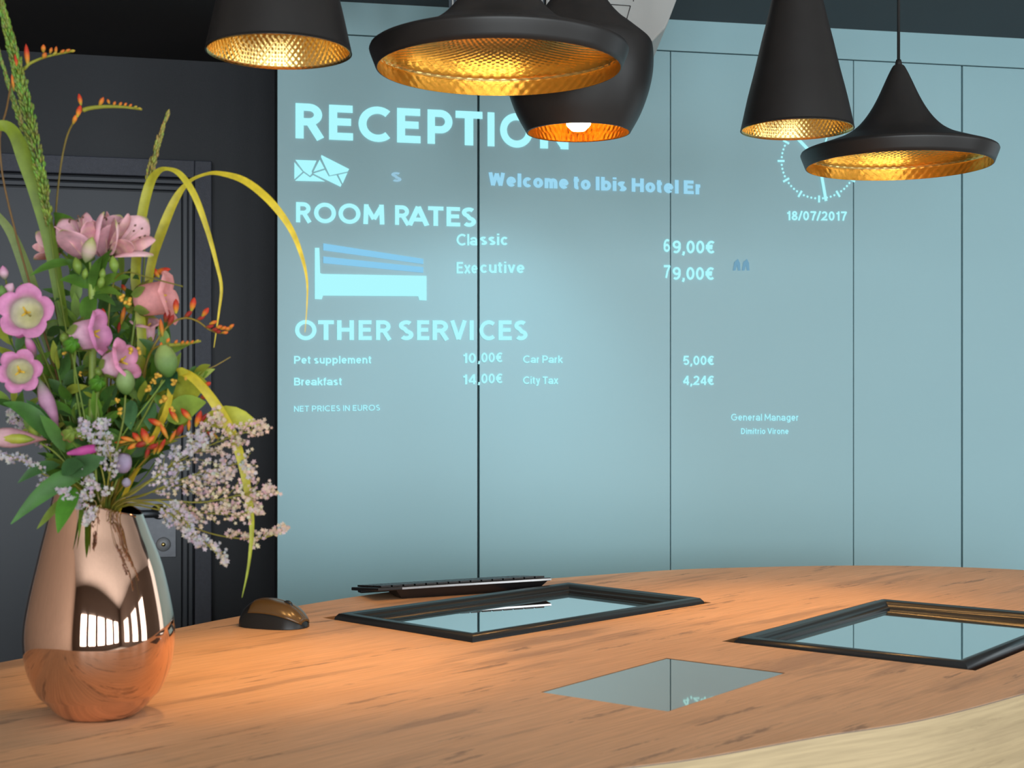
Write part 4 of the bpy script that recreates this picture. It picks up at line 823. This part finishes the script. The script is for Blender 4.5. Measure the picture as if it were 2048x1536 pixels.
# --- leafy greenery
def greens(label, dx, dz, path, leaves, stemcol=GRN, name='leafy_stem'):
    o = flower(name, label, 'leafy stem', dx, dz, 'leafy green stems'); stem(o, dx, dz, path, 2.4, 1.4, stemcol)
    mb = MB()
    for L in leaves:
        a, b_, w = L[:3]; z0, z1 = (L[3], L[4]) if len(L) > 4 else (dz, dz - .015); col = L[5] if len(L) > 5 else random.choice([(.05, .15, .03), (.08, .20, .04), (.035, .11, .035), (.11, .24, .05)])
        lv(mb, a, b_, w, z0, z1, col, tuple(c * 1.25 for c in col), random.uniform(-.05, .15), (random.uniform(-.5, .5), -1, random.uniform(-.2, .7)))
    mb.build('leaves', M['leaf'], o)
greens('trailing stem of long leaves hanging over the vase lip towards the table edge', -24, -.07, [(178, 985, -.08), (150, 960, -.09)],
       [((185, 935), (22, 1048), 36, -.08, -.12, (.035, .13, .03)), ((150, 975), (116, 1066), 38, -.09, -.13, (.05, .19, .03)), ((128, 995), (74, 1058), 15, -.08, -.11, (.12, .20, .05)), ((120, 930), (36, 966), 24, -.07, -.09, (.03, .10, .04)), ((170, 990), (158, 1075), 12, -.07, -.1, (.08, .18, .03))])
greens('stem with big dark leaves beneath the lower bellflower', -22, -.05, [(165, 970, -.06), (120, 900, -.06), (90, 850, -.06)],
       [((112, 885), (6, 806), 36, -.07, -.09, (.035, .12, .03)), ((120, 895), (52, 800), 24, -.06, -.07, (.03, .11, .04)), ((130, 905), (80, 830), 26, -.07, -.09, (.05, .15, .04)), ((135, 940), (210, 915), 44, -.1, -.11, (.04, .11, .06)), ((125, 950), (168, 930), 30, -.1, -.12, (.03, .10, .05))])
rnd = random.Random(11)
fills = [('leafy stem spreading behind the upper bellflower', -16, .03, (70, 600)), ('leafy stem climbing behind the alstroemeria stalk', -8, .03, (140, 540)), ('leafy stem behind the side-on bellflower', -2, .02, (200, 600)),
         ('leafy stem reaching towards the salmon bellflower', 6, .03, (270, 600)), ('leafy stem below the nodding crocosmia spray', 12, .0, (340, 690)), ('leafy stem ending at the yellow-edged round leaf', 16, -.02, (385, 755)),
         ('low leafy stem at the bouquet edge near the level bud', -22, .0, (20, 800)), ('leafy stem between the lower bellflower and the ribbed pod', -10, -.03, (110, 720)), ('leafy stem under the crumpled bellflower', 0, -.04, (200, 790)),
         ('leafy stem with greyish leaves above the red flowers', 6, -.04, (290, 790)), ('bushy leafy stem in the heart of the bouquet', -4, -.02, (150, 800)), ('dark leafy stem low behind the pale sprigs', 4, .02, (240, 880)), ('dark leafy stem low at the shaded side', -14, .03, (90, 880)), ('leafy stem low above the vase mouth', 0, -.05, (180, 890)), ('leafy stem behind the hooked yellow leaves', 8, .04, (245, 560)), ('leafy stem behind the cluster of red buds', 14, .03, (370, 830)),
         ('leafy stem behind the large green bud', 10, .04, (310, 720)), ('leafy stem at the bouquet edge between the two open bellflowers', -20, .03, (20, 680)), ('leafy stem in deep shade behind the mauve bud', -12, .05, (90, 790)),
         ('leafy stem in deep shade behind the yellow blossoms', 8, .05, (270, 780)), ('leafy stem in deep shade behind the seed pods', -4, .05, (160, 700)), ('leafy stem rising behind the pale bellflower', 10, .05, (290, 650)), ('leafy stem fanning low over the vase lip', -8, -.03, (120, 930))]
for lab, dx, dz, (tx, ty) in fills:
    path = [((207 + tx) / 2 + rnd.uniform(-8, 8), (1010 + ty) / 2 + 30, dz), (tx, ty, dz)]
    Ls = []
    for k in range(24):
        t = .2 + .8 * k / 23; ax_, ay_ = 207 + (tx - 207) * t, 1010 + (ty - 1010) * t; an = rnd.uniform(0, 2 * PI); ln = rnd.uniform(38, 82)
        base = rnd.choice([(.06, .17, .035), (.09, .22, .04), (.04, .12, .035), (.13, .26, .06), (.05, .13, .06), (.20, .28, .05), (.03, .09, .03)])
        Ls.append(((ax_, ay_), (ax_ + math.cos(an) * ln * .8, ay_ - abs(math.sin(an)) * ln * .75 - 6), rnd.uniform(13, 27), dz, dz + rnd.uniform(-.04, .02), base))
    greens(lab, dx, dz, path, Ls)
greens('stem with large round yellow-edged leaves in front of the door casing', 18, -.03, [(290, 900, -.03), (350, 820, -.03)],
       [((340, 815), (418, 770), 70, -.03, -.04, (.26, .34, .05)), ((335, 840), (412, 805), 56, -.04, -.055, (.17, .30, .07)), ((405, 845), (520, 852), 44, -.04, -.04, (.34, .42, .06)), ((388, 765), (430, 738), 16, -.03, -.03, (.20, .30, .06)), ((340, 760), (362, 705), 14, -.03, -.04, (.14, .24, .06)), ((345, 745), (300, 790), 30, -.05, -.07, (.03, .09, .045)), ((345, 745), (345, 790), 30, -.06, -.08, (.02, .08, .05)), ((300, 800), (300, 860), 34, -.05, -.06, (.05, .14, .08)), ((262, 800), (262, 860), 40, -.06, -.07, (.05, .15, .09)), ((350, 748), (378, 745), 16, -.06, -.07, (.40, .42, .06))])
o = flower('dry_twig', 'thin dry twig tip pointing up past the round yellow-edged leaves', 'twig', 16, -.02); stem(o, 16, -.02, [(330, 830, -.02), (395, 750, -.02), (430, 732, -.02), (461, 714, -.02)], 1.6, 1.0, (.28, .24, .10))
o = flower('dry_twig', 'thin curved olive twig crossing in front of the salmon bellflower', 'twig', 10, -.04); stem(o, 10, -.04, [(215, 700, -.04), (225, 575, -.04), (250, 545, -.05), (300, 556, -.05), (366, 573, -.05)], 1.8, 1.4, (.16, .17, .03))
# --- yellow filler flowers
o = flower('yellow_filler_flower', 'sprig of tiny yellow-orange blossoms scattered through the greenery', 'flower', 4, -.05); stem(o, 4, -.05, [(230, 900, -.06), (300, 800, -.07), (330, 760, -.07)], 1.6, 1.2, LGRN)
mb = MB()
for (x, y, r) in [(316, 752, 8), (306, 764, 7), (296, 778, 9), (329, 802, 11), (350, 764, 8), (370, 756, 5), (236, 800, 6), (346, 818, 6), (262, 700, 9), (275, 702, 8), (134, 690, 6), (130, 706, 6), (162, 748, 5), (240, 822, 8), (245, 595, 8), (255, 603, 9)]:
    for k in range(5): mb.blob(B(x + rnd.uniform(-r, r) * .6, y + rnd.uniform(-r, r) * .7, -.085 + rnd.uniform(-.005, .005)), (rnd.uniform(-1, 1), -.5, rnd.uniform(-1, 1)), r * 1.1 * PX, r * .42 * PX, 6, [(.70, .40, .05), (.78, .46, .06)], 4)
mb.build('blossom', M['petal'], o)['kind'] = 'stuff'
# --- sea lavender (tiny pale star flowers)
def star(mb, c, r, nrm, col):
    nrm = Vector(nrm).normalized(); u = nrm.cross(Vector((.3, .2, .93))).normalized(); v = u.cross(nrm); vs = [c]; cs = [tuple(q * .8 for q in col)]; a0 = random.uniform(0, 6)
    for k in range(10):
        a = a0 + k * PI / 5; rr = r if k % 2 == 0 else r * .48; vs.append(c + (u * math.cos(a) + v * math.sin(a)) * rr + nrm * (r * .35 if k % 2 == 0 else r * .1)); cs.append(col)
    mb.add(vs, [(0, 1 + k, 1 + (k + 1) % 10) for k in range(10)], cs)
    mb.blob(c - nrm * r * .35, nrm, r * 1.1, r * .33, 5, [(.30, .30, .12), (.62, .46, .34)], 3)
def sprig(label, dx, dz, path, n, spread, cols, start=.3, fr=4.9):
    o = flower('sea_lavender', label, 'flower', dx, dz, 'sprigs of tiny pale blossoms')
    stem(o, dx, dz, path, 1.8, 1.0, (.24, .26, .06))
    P = [Vector(p) for p in smoothpts([tuple(root(dx, dz))] + [tuple(B(*p)) for p in path], 24)]; m = len(P)
    br = MB(); fl = MB(); nb = max(7, n // 5)
    for i in range(nb):
        t = start + (1 - start) * i / nb; k = int(t * (m - 2)); p = P[k]; d = (P[k + 1] - p).normalized()
        side = Vector((d.z, 0, -d.x)) * random.choice((-1, 1)) + Vector((0, random.uniform(-.8, .5), .25))
        ln = spread * PX * (1 - .72 * (t - start) / (1 - start)) * random.uniform(.7, 1.2); q = p + (d * .85 + side.normalized() * .65) * ln
        br.tube([p, p.lerp(q, .5) + d * ln * .08, q], [1.0 * PX, .8 * PX, .6 * PX], 4, cols=[(.24, .27, .07)] * 3)
        for j in range(8):
            s_ = .25 + .75 * j / 7; c = p.lerp(q, s_) + Vector((random.uniform(-1, 1), random.uniform(-1, 1), random.uniform(-1, 1))) * 6.5 * PX
            cl = random.choice(cols); star(fl, c, fr * PX * random.uniform(.75, 1.2), (random.uniform(-.6, .7), -1, random.uniform(-.3, .8)), tuple(x * random.uniform(.85, 1.1) for x in cl))
    for j in range(14):
        c = P[-1 - j % 8] + Vector((random.uniform(-1, 1), random.uniform(-1, 1), random.uniform(-1, 1))) * 4 * PX; star(fl, c, fr * PX, (random.uniform(-.6, .7), -1, random.uniform(-.3, .8)), random.choice(cols))
    br.build('side_branch', M['leaf'], o); q = fl.build('blossoms', M['petal'], o, smooth=False); q['kind'] = 'stuff'
WARM = [(.78, .62, .46), (.80, .64, .50), (.76, .56, .46), (.70, .50, .50)]; COOL = [(.60, .54, .58), (.64, .58, .60), (.56, .48, .56)]; MIXC = WARM + COOL
for lab, dx, dz, path, n, sp, cols, st0 in [
    ('pale blossom sprig pointing up and out to the panel edge, topmost on that side', 16, -.06, [(300, 960, -.07), (400, 900, -.07), (470, 872, -.07), (532, 852, -.07)], 90, 50, WARM, .42),
    ('pale blossom sprig reaching level towards the panel edge below the topmost one', 18, -.05, [(300, 985, -.06), (400, 960, -.06), (480, 925, -.06), (508, 945, -.06)], 90, 52, MIXC, .38),
    ('pale blossom sprig ending in a level tuft at mid height', 18, -.06, [(310, 1000, -.07), (400, 1005, -.07), (480, 990, -.07), (545, 977, -.07)], 100, 50, WARM, .38),
    ('long blossom sprig on a bare curved stem, reaching farthest past the panel edge', 20, -.05, [(320, 1020, -.05), (400, 1060, -.05), (470, 1076, -.05), (530, 1075, -.05), (574, 1056, -.05)], 50, 26, WARM, .55),
    ('blossom sprig with a dense tuft just above the long curved one', 20, -.06, [(320, 1010, -.06), (400, 1025, -.06), (460, 1028, -.06), (524, 1024, -.06)], 90, 44, WARM, .42),
    ('drooping blossom sprig pointing down towards the mouse', 18, -.07, [(290, 1005, -.08), (350, 1035, -.08), (410, 1085, -.08), (454, 1126, -.08)], 90, 34, COOL + WARM[:1], .35),
    ('shorter drooping blossom sprig in front of the lock plate', 16, -.08, [(300, 1000, -.09), (350, 1020, -.09), (380, 1055, -.09), (396, 1088, -.09)], 60, 26, COOL, .42),
    ('lilac-white blossom sprig rising below the red buds', 12, -.08, [(270, 985, -.09), (330, 940, -.09), (375, 895, -.09), (405, 872, -.09)], 90, 42, COOL, .35),
    ('blossom sprig reaching up beside the drooping yellow leaf', 14, -.05, [(290, 970, -.06), (380, 900, -.06), (425, 850, -.06), (440, 828, -.06)], 60, 34, WARM, .5),
    ('dense blossom sprig filling the middle of the pale spray', 14, -.07, [(290, 990, -.08), (360, 960, -.08), (420, 940, -.08), (460, 940, -.08)], 100, 46, MIXC, .3),
    ('small blossom sprig hanging over the vase lip on the shaded side', -12, -.09, [(185, 1000, -.1), (160, 1000, -.1), (118, 982, -.1)], 60, 26, COOL, .35),
    ('upright small blossom sprig beside the red crocosmia flowers', 0, -.09, [(215, 970, -.1), (222, 920, -.1), (208, 870, -.1), (204, 852, -.1)], 70, 30, COOL, .3),
    ('upright small blossom sprig beside the seed pods', -4, -.09, [(210, 975, -.1), (195, 910, -.1), (176, 868, -.1), (172, 848, -.1)], 50, 26, COOL, .4),
    ('blossom sprig leaning over the magenta petal', -6, -.09, [(205, 985, -.1), (180, 960, -.1), (152, 935, -.1)], 50, 26, COOL, .3),
    ('straggling blossom sprig under the level alstroemeria bud', -18, -.07, [(150, 970, -.08), (90, 950, -.08), (36, 918, -.08), (-10, 905, -.08)], 60, 26, COOL, .4),
    ('tiny blossom sprig dropping down the vase front', -4, -.1, [(198, 1012, -.105), (180, 1026, -.11), (172, 1046, -.11)], 24, 12, COOL, .5),
    ('blossom sprig at the bouquet edge behind the dark leaves', -20, -.01, [(140, 920, .0), (60, 860, .0), (20, 825, .0)], 60, 30, COOL, .45)]:
    sprig(lab, dx, dz, path, n, sp, cols, st0)
